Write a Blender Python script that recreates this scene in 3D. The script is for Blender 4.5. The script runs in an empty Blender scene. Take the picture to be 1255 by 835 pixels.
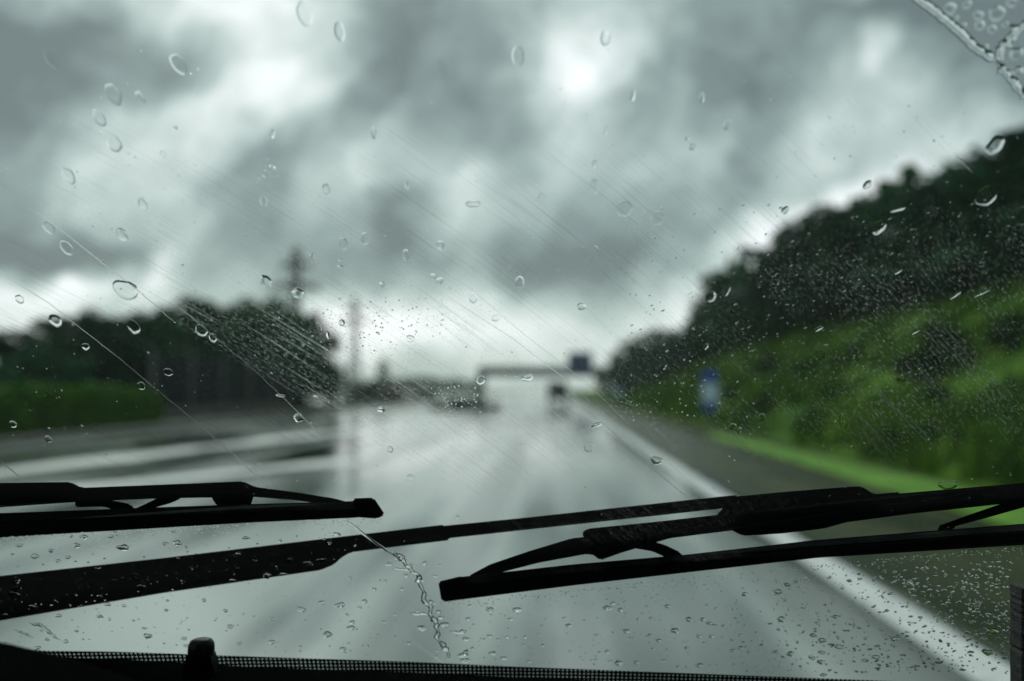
import bpy, bmesh, math, random
from mathutils import Vector, Matrix, Euler, noise

random.seed(11)
R = math.radians
sc = bpy.context.scene
col = sc.collection

# ------------------------------------------------------------------ camera
F = 1204.0
CX, CY = 627.5, 417.5
CAM = Vector((0, 0, 1.25))
ROT = Euler((R(90) + math.atan(60.5 / F), 0, math.atan(52.5 / F))).to_matrix()
cd = bpy.data.cameras.new('camera')
cam = bpy.data.objects.new('camera', cd)
col.objects.link(cam)
cam.location = CAM
cam.rotation_euler = ROT.to_euler()
cd.sensor_width = 36
cd.lens = 36 * F / 1255
cd.clip_start, cd.clip_end = 0.02, 6000
cd.dof.use_dof = True
cd.dof.focus_distance = 0.665
cd.dof.aperture_fstop = 3.4
cd.dof.aperture_blades = 0
sc.camera = cam


def ray(px, py):
    return (ROT @ Vector(((px - CX) / F, -(py - CY) / F, -1))).normalized()


def at(px, py, Y):
    d = ray(px, py)
    return CAM + d * (Y / d.y)


def ground(px, py, z=0.0):
    d = ray(px, py)
    return CAM + d * ((z - CAM.z) / d.z)


# windscreen surface  y = GA - GB (z - GZ) - GK x^2
GA, GB, GZ, GK = 0.762, 0.557, 1.045, 0.15


def gpt(px, py, off=0.0):
    d = ray(px, py)
    o = GA + off
    # o - GB (cz + t dz - GZ) - GK t^2 dx^2 - t dy = 0
    a, b, c = GK * d.x * d.x, d.y + GB * d.z, -(o - GB * (CAM.z - GZ))
    t = (-b + math.sqrt(b * b - 4 * a * c)) / (2 * a) if abs(a) > 1e-9 else -c / b
    return CAM + d * t


def gy(x, z):
    return GA - GB * (z - GZ) - GK * x * x


def gnormal(p):
    return Vector((2 * GK * p.x, 1, GB)).normalized()


# ------------------------------------------------------------------ scene tree helpers
def link(o, parent=None):
    col.objects.link(o)
    if parent is not None:
        o.parent = parent
        o.matrix_parent_inverse = parent.matrix_world.inverted() if False else Matrix()
    return o


def obj(name, bm, m, parent=None, smooth=False, loc=None):
    me = bpy.data.meshes.new(name)
    bm.to_mesh(me)
    bm.free()
    for mm in (m if isinstance(m, (list, tuple)) else [m]):
        me.materials.append(mm)
    if smooth:
        for p in me.polygons:
            p.use_smooth = True
    o = bpy.data.objects.new(name, me)
    link(o, parent)
    if loc is not None:
        o.location = loc
    return o


def tag(o, label, cat, group=None):
    o['label'] = label
    o['category'] = cat
    if group:
        o['group'] = group
    return o


def thing(name, label, cat, loc=(0, 0, 0), rz=0, group=None):
    o = bpy.data.objects.new(name, None)
    col.objects.link(o)
    o.location = loc
    o.rotation_euler = (0, 0, rz)
    o.empty_display_size = 0.1
    return tag(o, label, cat, group)


def copy_tree(o, parent=None):
    c = o.copy()
    col.objects.link(c)
    c.parent = parent
    for ch in [x for x in o.children]:
        copy_tree(ch, c)
    return c


def structure(o):
    o['kind'] = 'structure'
    return o


def stuff(o):
    o['kind'] = 'stuff'
    return o


def box(bm, x0, x1, y0, y1, z0, z1, mi=0):
    vs = [bm.verts.new((x, y, z)) for x in (x0, x1) for y in (y0, y1) for z in (z0, z1)]
    for f in ((0, 1, 3, 2), (4, 6, 7, 5), (0, 4, 5, 1), (2, 3, 7, 6), (0, 2, 6, 4), (1, 5, 7, 3)):
        bm.faces.new([vs[i] for i in f]).material_index = mi
    return vs


def bevel(bm, w, seg=2):
    bmesh.ops.bevel(bm, geom=bm.edges[:], offset=w, segments=seg, affect='EDGES', clamp_overlap=True)


def tube(bm, pts, rad, n=8):
    """tapered tube along a polyline; rad is a number or one per point"""
    pts = [Vector(p) for p in pts]
    rs = rad if isinstance(rad, (list, tuple)) else [rad] * len(pts)
    rings = []
    for i, p in enumerate(pts):
        t = (pts[min(i + 1, len(pts) - 1)] - pts[max(i - 1, 0)]).normalized()
        a = t.cross(Vector((0, 0, 1)) if abs(t.z) < .9 else Vector((1, 0, 0))).normalized()
        b = t.cross(a)
        rings.append([bm.verts.new(p + (a * math.cos(k * 2 * math.pi / n) + b * math.sin(k * 2 * math.pi / n)) * rs[i]) for k in range(n)])
    for q, w in zip(rings, rings[1:]):
        for k in range(n):
            bm.faces.new((q[k], q[(k + 1) % n], w[(k + 1) % n], w[k]))
    bm.faces.new(rings[0][::-1])
    bm.faces.new(rings[-1])


def sheet(bm, xs, ys, zf):
    g = [[bm.verts.new((x, y, zf(x, y))) for x in xs] for y in ys]
    for r0, r1 in zip(g, g[1:]):
        for i in range(len(xs) - 1):
            bm.faces.new((r0[i], r0[i + 1], r1[i + 1], r1[i]))


# ------------------------------------------------------------------ node helpers
class NT:
    def __init__(self, nt):
        self.nt = nt

    def n(self, typ, **kw):
        nd = self.nt.nodes.new(typ)
        for k, v in kw.items():
            setattr(nd, k, v)
        return nd

    def set(self, sock, v):
        if isinstance(v, bpy.types.NodeSocket):
            self.nt.links.new(v, sock)
        else:
            sock.default_value = v

    def m(self, op, a, b=0.0, c=None, clamp=False):
        nd = self.n('ShaderNodeMath', operation=op, use_clamp=clamp)
        self.set(nd.inputs[0], a)
        self.set(nd.inputs[1], b)
        if c is not None:
            self.set(nd.inputs[2], c)
        return nd.outputs[0]

    def v(self, op, a, b=(0, 0, 0)):
        nd = self.n('ShaderNodeVectorMath', operation=op)
        self.set(nd.inputs[0], a)
        self.set(nd.inputs[1], b)
        return nd.outputs['Value' if op in ('LENGTH', 'DOT_PRODUCT', 'DISTANCE') else 'Vector']

    def comb(self, x, y, z=0.0):
        nd = self.n('ShaderNodeCombineXYZ')
        for i, q in enumerate((x, y, z)):
            self.set(nd.inputs[i], q)
        return nd.outputs[0]

    def sep(self, v):
        nd = self.n('ShaderNodeSeparateXYZ')
        self.set(nd.inputs[0], v)
        return nd.outputs

    def noise(self, vec, scale, detail=2.0, rough=.5, dist=0.0):
        nd = self.n('ShaderNodeTexNoise')
        self.set(nd.inputs['Vector'], vec)
        nd.inputs['Scale'].default_value = scale
        nd.inputs['Detail'].default_value = detail
        nd.inputs['Roughness'].default_value = rough
        nd.inputs['Distortion'].default_value = dist
        return nd.outputs['Fac'], nd.outputs['Color']

    def step(self, x, lo, hi, a=0.0, b=1.0):
        nd = self.n('ShaderNodeMapRange', interpolation_type='SMOOTHSTEP')
        self.set(nd.inputs['Value'], x)
        nd.inputs['From Min'].default_value = lo
        nd.inputs['From Max'].default_value = hi
        nd.inputs['To Min'].default_value = a
        nd.inputs['To Max'].default_value = b
        return nd.outputs['Result']

    def ramp(self, fac, stops):
        nd = self.n('ShaderNodeValToRGB')
        el = nd.color_ramp.elements
        while len(el) < len(stops):
            el.new(0.5)
        for e, (p, c) in zip(el, stops):
            e.position = p
            e.color = (*c, 1)
        self.set(nd.inputs[0], fac)
        return nd.outputs[0]

    def mixc(self, fac, a, b):
        nd = self.n('ShaderNodeMix', data_type='RGBA')
        self.set(nd.inputs[0], fac)
        self.set(nd.inputs[6], a if isinstance(a, bpy.types.NodeSocket) else (*a, 1))
        self.set(nd.inputs[7], b if isinstance(b, bpy.types.NodeSocket) else (*b, 1))
        return nd.outputs[2]

    def mixs(self, fac, a, b):
        nd = self.n('ShaderNodeMixShader')
        self.set(nd.inputs[0], fac)
        self.set(nd.inputs[1], a)
        self.set(nd.inputs[2], b)
        return nd.outputs[0]


def new_mat(name):
    m = bpy.data.materials.new(name)
    m.use_nodes = True
    m.node_tree.nodes.clear()
    t = NT(m.node_tree)
    out = t.n('ShaderNodeOutputMaterial')
    return m, t, out


def mat(name, c0, c1=None, scale=4.0, rough=.6, bump=0.0, bscale=None, spec=.5, metal=0.0, stretch=(1, 1, 1), vary=0.0, rough1=None, lo=.35, hi=.65):
    """procedural principled: two colours over noise, optional bump, per-object variation"""
    m, t, out = new_mat(name)
    p = t.n('ShaderNodeBsdfPrincipled')
    tc = t.n('ShaderNodeTexCoord').outputs['Object']
    tc = t.v('MULTIPLY', tc, stretch)
    f, _ = t.noise(tc, scale, 4, .6)
    f = t.step(f, lo, hi)
    colr = t.mixc(f, c0, c1 or tuple(min(1, x * 1.25) for x in c0))
    if vary:
        oi = t.n('ShaderNodeObjectInfo').outputs['Random']
        k = t.m('MULTIPLY_ADD', oi, vary, 1 - vary / 2)
        colr = t.v('SCALE', colr)
        t.set(colr.node.inputs['Scale'], k)
    t.set(p.inputs['Base Color'], colr)
    if rough1 is not None:
        t.set(p.inputs['Roughness'], t.step(f, 0, 1, rough, rough1))
    else:
        p.inputs['Roughness'].default_value = rough
    p.inputs['Metallic'].default_value = metal
    p.inputs['Specular IOR Level'].default_value = spec
    if bump:
        b = t.n('ShaderNodeBump')
        b.inputs['Strength'].default_value = 1
        b.inputs['Distance'].default_value = bump
        bf, _ = t.noise(tc, bscale or scale * 4, 3, .6)
        t.set(b.inputs['Height'], bf)
        t.set(p.inputs['Normal'], b.outputs[0])
    t.set(out.inputs[0], p.outputs[0])
    return m


# ------------------------------------------------------------------ materials
M = {}
M['ground'] = mat('soil_grass', (.03, .05, .02), (.06, .08, .03), .15, .8)
M['embankment'] = mat('rough_grass', (.028, .082, .008), (.105, .20, .020), .55, .9, .05, 6, spec=.03, lo=.3, hi=.7)
M['mown'] = mat('mown_grass', (.09, .22, .03), (.17, .34, .05), 1.1, .75, .02, 20, spec=.08)
M['verge'] = mat('dark_verge', (.018, .024, .014), (.035, .045, .02), .5, .8, .03, 6, spec=.08)
M['kerb'] = mat('kerb_concrete', (.10, .10, .095), (.16, .16, .15), 3, .5)
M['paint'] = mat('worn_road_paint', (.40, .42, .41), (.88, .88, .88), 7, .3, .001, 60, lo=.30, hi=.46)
M['leaf'] = mat('dark_leaves', (.009, .052, .022), (.020, .100, .038), .9, .7, vary=.9, spec=.05)
M['leaf_far'] = mat('mid_leaves', (.012, .055, .028), (.022, .085, .040), .9, .7, vary=.4, spec=.05)
M['shrub'] = mat('shrub_leaves', (.010, .040, .008), (.022, .065, .012), 1.4, .7, vary=.4, spec=.05)
M['hedge'] = mat('hedge_leaves', (.035, .12, .008), (.085, .23, .014), 1.6, .6, vary=.2, spec=.08)
M['grass'] = mat('grass_blades', (.035, .100, .008), (.13, .235, .022), .7, .7, spec=.05)
M['bark'] = mat('bark', (.035, .03, .025), (.06, .05, .04), 6, .85, .02, 20)
M['steel'] = mat('galvanised_steel', (.10, .12, .115), (.14, .165, .16), 5, .5, metal=.4)
M['pylon'] = mat('pylon_steel', (.05, .065, .06), (.08, .09, .085), 3, .6, metal=.2)
M['blue'] = mat('blue_sign_face', (.006, .05, .32), (.010, .06, .38), 2, .4)
M['sign_blue'] = mat('gantry_sign_face', (.003, .028, .10), (.005, .036, .13), 2, .5)
M['pale'] = mat('pale_sign_face', (.5, .66, .82), (.6, .76, .9), 3, .4)
M['barrier'] = mat('barrier_planks', (.012, .016, .019), (.028, .034, .038), 2, .8, .004, 30, spec=.05, stretch=(6, 6, .4))
M['plinth'] = mat('barrier_plinth', (.07, .08, .075), (.11, .12, .11), 3, .7)
M['black_paint'] = mat('wiper_black', (.004, .005, .008), (.007, .008, .012), 40, .38, spec=.22)
M['rubber'] = mat('wiper_rubber', (.008, .008, .010), (.014, .014, .017), 60, .6, spec=.08)
M['spring'] = mat('wiper_spring_rail', (.05, .055, .056), (.08, .085, .086), 50, .45, metal=.3)
M['dash'] = mat('dash_plastic', (.004, .005, .005), (.006, .007, .007), 300, .7, .0003, 900, spec=0)
M['lining'] = mat('cabin_lining', (.012, .012, .012), (.02, .02, .02), 30, .9)
M['body'] = mat('car_paint', (.02, .025, .03), (.03, .035, .04), 2, .25)
M['tyre'] = mat('tyre_rubber', (.012, .012, .012), (.02, .02, .02), 20, .8)
M['rim'] = mat('alloy_rim', (.35, .36, .37), (.45, .46, .47), 8, .3, metal=.8)
M['car_glass'] = mat('tinted_car_window', (.01, .013, .014), (.02, .022, .024), 3, .08)
M['red_body'] = mat('red_car_paint', (.26, .02, .02), (.32, .03, .03), 2, .3)
M['dark_body'] = mat('dark_car_paint', (.014, .017, .018), (.022, .026, .028), 2, .3)
M['van_body'] = mat('grey_van_paint', (.022, .032, .028), (.032, .042, .038), 2, .35)
M['lamp_red'] = mat('red_lens', (.12, .008, .006), (.16, .01, .008), 12, .2)


def road_mat():
    m, t, out = new_mat('wet_concrete_road')
    p = t.n('ShaderNodeBsdfPrincipled')
    tc = t.n('ShaderNodeTexCoord').outputs['Object']
    lanes, _ = t.noise(t.v('MULTIPLY', tc, (1.1, .035, 1)), 1.0, 3, .55)
    patch, _ = t.noise(t.v('MULTIPLY', tc, (.5, .12, 1)), 1.0, 4, .6, .4)
    fine, _ = t.noise(tc, 55, 3, .7)
    f = t.step(t.m('ADD', t.m('MULTIPLY', lanes, .6), t.m('MULTIPLY', patch, .4)), .42, .58)
    base = t.mixc(f, (.11, .13, .12), (.45, .485, .46))  # wet film patches; their tone contrast also paints in cloud reflections
    xx = t.sep(tc)[0]
    wob = t.m('MULTIPLY', t.m('SUBTRACT', lanes, .5), .5)
    trk = None
    for xc in (-.72, .86, -4.6, -3.0):
        dd = t.m('ABSOLUTE', t.m('ADD', t.m('SUBTRACT', xx, xc), wob))
        k = t.step(dd, .34, .12)
        trk = k if trk is None else t.m('MAXIMUM', trk, k)
    edge_band = t.m('MULTIPLY', t.step(t.m('ADD', xx, wob), 1.12, 1.42), t.step(xx, 1.80, 1.74))  # darker band just left of the edge line
    trk = t.m('MAXIMUM', trk, edge_band)
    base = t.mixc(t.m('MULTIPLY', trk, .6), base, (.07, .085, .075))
    t.set(p.inputs['Base Color'], base)
    r = t.m('MULTIPLY_ADD', t.m('SUBTRACT', fine,   .5), .04, t.step(f, 0, 1, .06, .17))
    t.set(p.inputs['Roughness'], r)
    p.inputs['IOR'].default_value = 1.9
    b = t.n('ShaderNodeBump')
    b.inputs['Distance'].default_value = .0005
    b.inputs['Strength'].default_value = .6
    t.set(b.inputs['Height'], fine)
    t.set(p.inputs['Normal'], b.outputs[0])
    t.set(out.inputs[0], p.outputs[0])
    return m


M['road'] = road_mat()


def shoulder_mat():
    m, t, out = new_mat('wet_asphalt_shoulder')
    p = t.n('ShaderNodeBsdfPrincipled')
    tc = t.n('ShaderNodeTexCoord').outputs['Object']
    f, _ = t.noise(t.v('MULTIPLY', tc, (1.2, .25, 1)), 1.0, 4, .6)
    fine, _ = t.noise(tc, 70, 3, .7)
    t.set(p.inputs['Base Color'], t.mixc(t.m('MULTIPLY', t.step(f, .35, .65), t.step(fine, .3, .6, .4, 1.0)), (.024, .034, .014), (.07, .082, .032)))
    t.set(p.inputs['Roughness'], t.step(f, .3, .7, .22, .45))
    p.inputs['IOR'].default_value = 1.14
    b = t.n('ShaderNodeBump')
    b.inputs['Distance'].default_value = .002
    t.set(b.inputs['Height'], fine)
    t.set(p.inputs['Normal'], b.outputs[0])
    t.set(out.inputs[0], p.outputs[0])
    return m


M['shoulder'] = shoulder_mat()


def water_mat():
    m, t, out = new_mat('rain_water')
    g = t.n('ShaderNodeBsdfGlass')
    g.inputs['IOR'].default_value = 1.33
    g.inputs['Roughness'].default_value = 0
    g.inputs['Color'].default_value = (1, 1, 1, 1)
    # faint grain keeps it procedural: water tint drifts a hair
    tc = t.n('ShaderNodeTexCoord').outputs['Object']
    f, _ = t.noise(tc, 200, 2)
    t.set(g.inputs['Color'], t.mixc(f, (.97, .99, .985), (1, 1, 1)))
    t.set(out.inputs[0], g.outputs[0])
    return m


M['water'] = water_mat()


def pane_mats():
    # inner face: clear, slightly green glass with a faint reflection
    m1, t, out = new_mat('windscreen_glass_clear')
    tr = t.n('ShaderNodeBsdfTransparent')
    tc = t.n('ShaderNodeTexCoord').outputs['Object']
    f, _ = t.noise(tc, 9, 2)
    t.set(tr.inputs[0], t.mixc(f, (.845, .95, .90), (.865, .96, .915)))
    gl = t.n('ShaderNodeBsdfGlossy')
    gl.inputs['Roughness'].default_value = .02
    fr = t.n('ShaderNodeFresnel')
    fr.inputs[0].default_value = 1.3
    t.set(out.inputs[0], t.mixs(t.m('MULTIPLY', fr.outputs[0], .6), tr.outputs[0], gl.outputs[0]))
    # outer face: film of water dragged into arcs by the wipers, grit, smears
    m2, t, out = new_mat('windscreen_wet_outer_face')
    tr = t.n('ShaderNodeBsdfTransparent')
    TR2 = tr
    ts = t.n('ShaderNodeBsdfTranslucent')
    ts.inputs[0].default_value = (.86, .92, .90, 1)
    tc = t.n('ShaderNodeTexCoord').outputs['Object']
    x, y, z = t.sep(tc)
    ax, az = -1.30, -.27
    dx, dz = t.m('SUBTRACT', x, ax), t.m('SUBTRACT', z, az)
    r = t.m('SQRT', t.m('ADD', t.m('MULTIPLY', dx, dx), t.m('MULTIPLY', dz, dz)))
    s = t.m('MULTIPLY', t.m('ARCTAN2', dz, dx), 2.0)
    rs = t.comb(r, s, 0)
    big, _ = t.noise(t.comb(x, z, 0), 9, 3, .6)
    mid, _ = t.noise(t.v('MULTIPLY', rs, (40, 9, 1)), 1.0, 3, .6)
    line1, _ = t.noise(t.v('MULTIPLY', rs, (620, 12, 1)), 1.0, 2, .6)
    line2, _ = t.noise(t.v('MULTIPLY', rs, (1500, 34, 1)), 1.0, 2, .6)
    grit, _ = t.noise(t.v('MULTIPLY', rs, (760, 300, 1)), 1.0, 3, .7)
    grit2, _ = t.noise(t.v('MULTIPLY', t.comb(x, z, 0), (900, 900, 1)), 1.0, 2, .6)
    sparse, _ = t.noise(t.v('MULTIPLY', rs, (170, 3.2, 1)), 1.0, 1, .5)
    # wiped band sits in the middle height of the glass; above it the film thins out
    hz = t.m('MULTIPLY', t.step(z, 1.40, 1.27), t.step(z, 1.19, 1.24, .12, 1.0))
    # arc left by the blade's tip: clean glass on its lower left; a smeary band just outside it
    region = t.step(r, 1.829, 1.837)
    band = t.m('MULTIPLY', region, t.step(r, 1.99, 1.93))
    msk = t.m('MULTIPLY', hz, t.m('MULTIPLY', t.m('MAXIMUM', t.step(big, .32, .58, .35, 1.0), band), t.step(mid, .34, .58, .3, 1.0)))
    msk = t.m('MULTIPLY', msk, t.m('MULTIPLY_ADD', region, .8, .2))
    fl = t.m('MULTIPLY', t.m('MULTIPLY', t.step(line1, .52, .74), .24), t.m('MULTIPLY_ADD', band, .82, .18))
    fl2 = t.m('MULTIPLY', t.m('MULTIPLY', t.step(line2, .56, .76), .10), t.m('MULTIPLY_ADD', band, .7, .3))
    fg = t.m('MULTIPLY', t.m('MULTIPLY', t.step(grit, .48, .70), .24), t.m('MULTIPLY_ADD', t.m('MAXIMUM', band, t.step(z, 1.28, 1.33)), .55, .45))
    fg2 = t.m('MULTIPLY', t.step(grit2, .68, .76), .16)
    fsp = t.m('MULTIPLY', t.step(sparse, .76, .82), .12)
    fac = t.m('ADD', t.m('ADD', fl, fl2), t.m('ADD', fg, fg2))
    fac = t.m('MULTIPLY', fac, msk)
    fac = t.m('ADD', fac, t.m('MULTIPLY', fsp, t.step(z, 1.46, 1.30, .25, 1.0)))
    # dusty specks all over
    dust, _ = t.noise(t.comb(x, z, 0), 420, 2, .5)
    fac = t.m('ADD', fac, t.m('MULTIPLY', t.step(dust, .70, .78), .20))
    fac = t.m('ADD', fac, .0035)
    # thin ridges of the film bend the light away: they look darker than the open sky
    lm = t.m('MULTIPLY', t.step(z, 1.42, 1.33, .12, 1.0), t.m('MULTIPLY', t.step(z, 1.16, 1.22), t.m('MULTIPLY', t.step(mid, .38, .60, .12, 1.0), t.step(big, .34, .56, .3, 1.0))))
    dl = t.m('ADD', t.step(line1, .50, .70), t.m('MULTIPLY', t.step(line2, .50, .72), .7))
    dl = t.m('MULTIPLY', t.m('ADD', dl, t.m('MULTIPLY', t.step(grit, .50, .70), t.m('MULTIPLY', band, .6))), t.m('MULTIPLY', lm, .17))
    dk = t.m('SUBTRACT', 1.0, t.m('MINIMUM', dl, .45))
    t.set(TR2.inputs[0], t.comb(dk, dk, dk))
    gl = t.n('ShaderNodeBsdfGlossy')
    gl.inputs['Roughness'].default_value = .02
    geo = t.n('ShaderNodeNewGeometry')
    fr = t.n('ShaderNodeFresnel')
    fr.inputs[0].default_value = 1.3
    sh = t.mixs(t.m('MINIMUM', fac, .7), tr.outputs[0], ts.outputs[0])
    t.set(out.inputs[0], t.mixs(t.m('MULTIPLY', fr.outputs[0], .5), sh, gl.outputs[0]))
    return m1, m2


M['pane_in'], M['pane_out'] = pane_mats()


def frit_mat():
    m, t, out = new_mat('black_dotted_frit')
    tc = t.n('ShaderNodeTexCoord').outputs['Object']
    x, y, z = t.sep(tc)
    per = math.pi / .0032
    # staggered dots: product of two diagonal waves
    v = t.m('MULTIPLY', z, 1.07)
    w1 = t.m('SINE', t.m('MULTIPLY', t.m('ADD', x, v), per))
    w2 = t.m('SINE', t.m('MULTIPLY', t.m('SUBTRACT', x, v), per))
    dot = t.step(t.m('MULTIPLY', w1, w2), .30, .55)
    d = t.n('ShaderNodeBsdfPrincipled')
    d.inputs['Base Color'].default_value = (.006, .007, .007, 1)
    d.inputs['Roughness'].default_value = .5
    tr = t.n('ShaderNodeBsdfTransparent')
    tr.inputs[0].default_value = (.42, .46, .44, 1)
    t.set(out.inputs[0], t.mixs(dot, d.outputs[0], tr.outputs[0]))
    return m


M['frit'] = frit_mat()


def weave_mat():
    m, t, out = new_mat('grained_hood_vinyl')
    tc = t.n('ShaderNodeTexCoord').outputs['Object']
    x, y, z = t.sep(tc)
    w = t.m('MULTIPLY', t.m('SINE', t.m('MULTIPLY', t.m('ADD', x, y), 2600)), t.m('SINE', t.m('MULTIPLY', t.m('SUBTRACT', x, y), 2600)))
    p = t.n('ShaderNodeBsdfPrincipled')
    t.set(p.inputs['Base Color'], t.mixc(t.step(w, -.3, .6), (.003, .004, .004), (.013, .015, .015)))
    p.inputs['Roughness'].default_value = .7
    p.inputs['Specular IOR Level'].default_value = 0
    b = t.n('ShaderNodeBump')
    b.inputs['Distance'].default_value = .0005
    t.set(b.inputs['Height'], w)
    t.set(p.inputs['Normal'], b.outputs[0])
    t.set(out.inputs[0], p.outputs[0])
    return m


M['weave'] = weave_mat()


# ------------------------------------------------------------------ sky and light
def azel(px, py):
    d = ray(px, py)
    return math.atan2(d.x, d.y), math.asin(d.z)


def build_world():
    w = bpy.data.worlds.new('World')
    sc.world = w
    w.use_nodes = True
    w.cycles.sampling_method = 'MANUAL'
    w.cycles.sample_map_resolution = 256
    w.node_tree.nodes.clear()
    t = NT(w.node_tree)
    out = t.n('ShaderNodeOutputWorld')
    bg = t.n('ShaderNodeBackground')
    sky = t.n('ShaderNodeTexSky', sky_type='NISHITA', sun_disc=False)
    sky.sun_elevation = R(38)
    sky.sun_rotation = R(-20)
    d = t.n('ShaderNodeTexCoord').outputs['Generated']
    wob, wobc = t.noise(d, 5.0, 3, .6)
    wob2, wobc2 = t.noise(d, 16.0, 2, .6)
    x, y, z = t.sep(d)
    az = t.m('ARCTAN2', x, y)
    el = t.m('ARCSINE', z)
    wx = t.sep(wobc)
    wx2 = t.sep(wobc2)
    aw = t.m('ADD', t.m('MULTIPLY_ADD', t.m('SUBTRACT', wx[0], .5), .13, az), t.m('MULTIPLY', t.m('SUBTRACT', wx2[0], .5), .06))
    ew = t.m('ADD', t.m('MULTIPLY_ADD', t.m('SUBTRACT', wx[1], .5), .11, el), t.m('MULTIPLY', t.m('SUBTRACT', wx2[1], .5), .05))
    P = t.comb(aw, ew, 0)
    blobs = [  # px, py, sx, sy, turn, weight
        (350, 88, 62, 50, 0, .46), (230, 142, 120, 34, 24, .40), (160, 4, 130, 22, 0, .36), (305, 14, 90, 22, 0, .25),
        (750, 30, 44, 55, -20, .48), (698, 112, 30, 40, 0, .56), (1062, 62, 21, 19, 0, .58), (1112, 112, 40, 28, 20, .46),
        (470, 225, 34, 28, 20, .46), (560, 258, 28, 46, -25, .36), (590, 310, 20, 46, -20, .20), (610, 402, 190, 44, 0, .60),
        (940, 300, 90, 28, 34, .5), (1015, 250, 80, 18, 18, .48), (1120, 212, 60, 18, 22, .34), (990, 178, 16, 62, -32, .24),
        (26, 386, 64, 26, 16, .66), (75, 346, 60, 13, 14, .46), (215, 322, 17, 38, -28, .48), (400, 398, 76, 26, 0, .56),
        (110, 242, 100, 40, 8, .26), (830, 214, 50, 34, 20, .14), (300, 372, 60, 18, 10, .3), (560, 440, 320, 24, 0, .30),
        (455, 62, 36, 70, 0, -.34), (540, 40, 70, 50, 0, -.18), (600, 135, 90, 46, 10, -.16), (-12, 120, 56, 140, 0, -.34),
        (105, 66, 46, 32, 0, -.22), (212, 98, 40, 26, 20, -.24), (45, 307, 78, 15, 4, -.62), (478, 274, 22, 36, -18, -.36),
        (645, 324, 130, 24, -4, -.30), (765, 308, 60, 28, 10, -.22), (1165, 16, 120, 44, 0, -.38), (900, 90, 56, 90, -15, -.20),
        (390, 332, 96, 30, 0, -.22), (285, 238, 60, 34, 25, -.16), (1235, 110, 50, 54, 0, -.16), (370, 195, 70, 26, 30, -.14),
    ]
    tot = None
    for (px, py, sx, sy, tn, wt) in blobs:
        a, e = azel(px, py)
        ct, st = math.cos(R(tn)), math.sin(R(tn))
        k1, k2 = F / sx / 1.25, F / sy / 1.25
        D = t.v('SUBTRACT', P, (a, e, 0))
        u = t.v('DOT_PRODUCT', D, (ct * k1, st * k1, 0))
        w_ = t.v('DOT_PRODUCT', D, (-st * k2, ct * k2, 0))
        g = t.m('MULTIPLY', t.m('EXPONENT', t.m('MULTIPLY', t.m('MULTIPLY_ADD', u, u, t.m('MULTIPLY', w_, w_)), -.7)), wt * (.78 if wt > 0 else 1))
        tot = g if tot is None else t.m('ADD', tot, g)
    # ragged cloud texture, drawn out along the wind
    ca, sa = math.cos(R(35)), math.sin(R(35))
    Q = t.comb(t.v('DOT_PRODUCT', P, (ca * 9, sa * 9, 0)), t.v('DOT_PRODUCT', P, (-sa * 13, ca * 13, 0)), 0)
    n3, _ = t.noise(Q, 1.0, 6, .62, .25)
    n1, _ = t.noise(t.v('MULTIPLY', d, (1, 1, 1.5)), 7.5, 5, .62)
    n2, _ = t.noise(t.v('MULTIPLY', d, (1, 1, 2.2)), 2.2, 2, .5)
    val = t.m('ADD', t.m('MULTIPLY_ADD', t.m('SUBTRACT', n1, .5), .45, .33), t.m('MULTIPLY', t.m('SUBTRACT', n2, .5), .35))
    val = t.m('MULTIPLY_ADD', t.m('SUBTRACT', n3, .5), 1.0, val)
    val = t.m('ADD', val, tot, clamp=True)
    colr = t.ramp(val, [(0, (.85, 1.0, 1.06)), (.25, (1.6, 1.9, 1.93)), (.5, (2.9, 3.2, 3.22)), (.75, (4.7, 4.68, 4.85)), (1, (6.6, 6.2, 6.6))])
    # full cloud cover, a trace of the clear sky's light coming through
    mix = t.mixc(.97, sky.outputs[0], colr)
    t.set(bg.inputs[0], mix)
    bg.inputs[1].default_value = .1
    t.set(out.inputs[0], bg.outputs[0])


build_world()
sl = bpy.data.lights.new('sun', 'SUN')
sl.energy = .7
sl.angle = R(25)
sl.color = (1, .97, .92)
so = bpy.data.objects.new('sun', sl)
col.objects.link(so)
sd = Vector((math.sin(R(-20)) * math.cos(R(38)), math.cos(R(-20)) * math.cos(R(38)), math.sin(R(38))))
so.rotation_euler = sd.to_track_quat('Z', 'Y').to_euler()

# ------------------------------------------------------------------ ground, road, banks
bm = bmesh.new()
sheet(bm, [-1400, -200, -60, 60, 200, 1400], [-200, 0, 100, 400, 1400], lambda x, y: -.06)
structure(obj('ground', bm, M['ground']))


def span(a, b, n):
    return [a + (b - a) * i / n for i in range(n + 1)]


bm = bmesh.new()
sheet(bm, span(-12.6, 2.12, 8), [-30, -5, 0, 5, 10, 20, 40, 80, 160, 320, 640, 1380], lambda x, y: 0)
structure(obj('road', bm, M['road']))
bm = bmesh.new()
sheet(bm, [2.12, 3.1, 4.02], [-30, -5, 0, 5, 10, 20, 40, 80, 160, 320, 640, 1380], lambda x, y: -.004)
structure(obj('hard_shoulder', bm, M['shoulder']))
bm = bmesh.new()
sheet(bm, [-34, -26, -19.6], [60, 90, 140, 320, 1380], lambda x, y: -.01)
structure(obj('opposite_road', bm, M['road']))

# edge line marking, then painted sky glare on the wet left road
bm = bmesh.new()
sheet(bm, [1.80, 1.88, 1.96, 2.05], span(-20, 100, 60) + [150, 300, 900], lambda x, y: .004)
structure(obj('edge_line_marking', bm, M['paint']))


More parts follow.
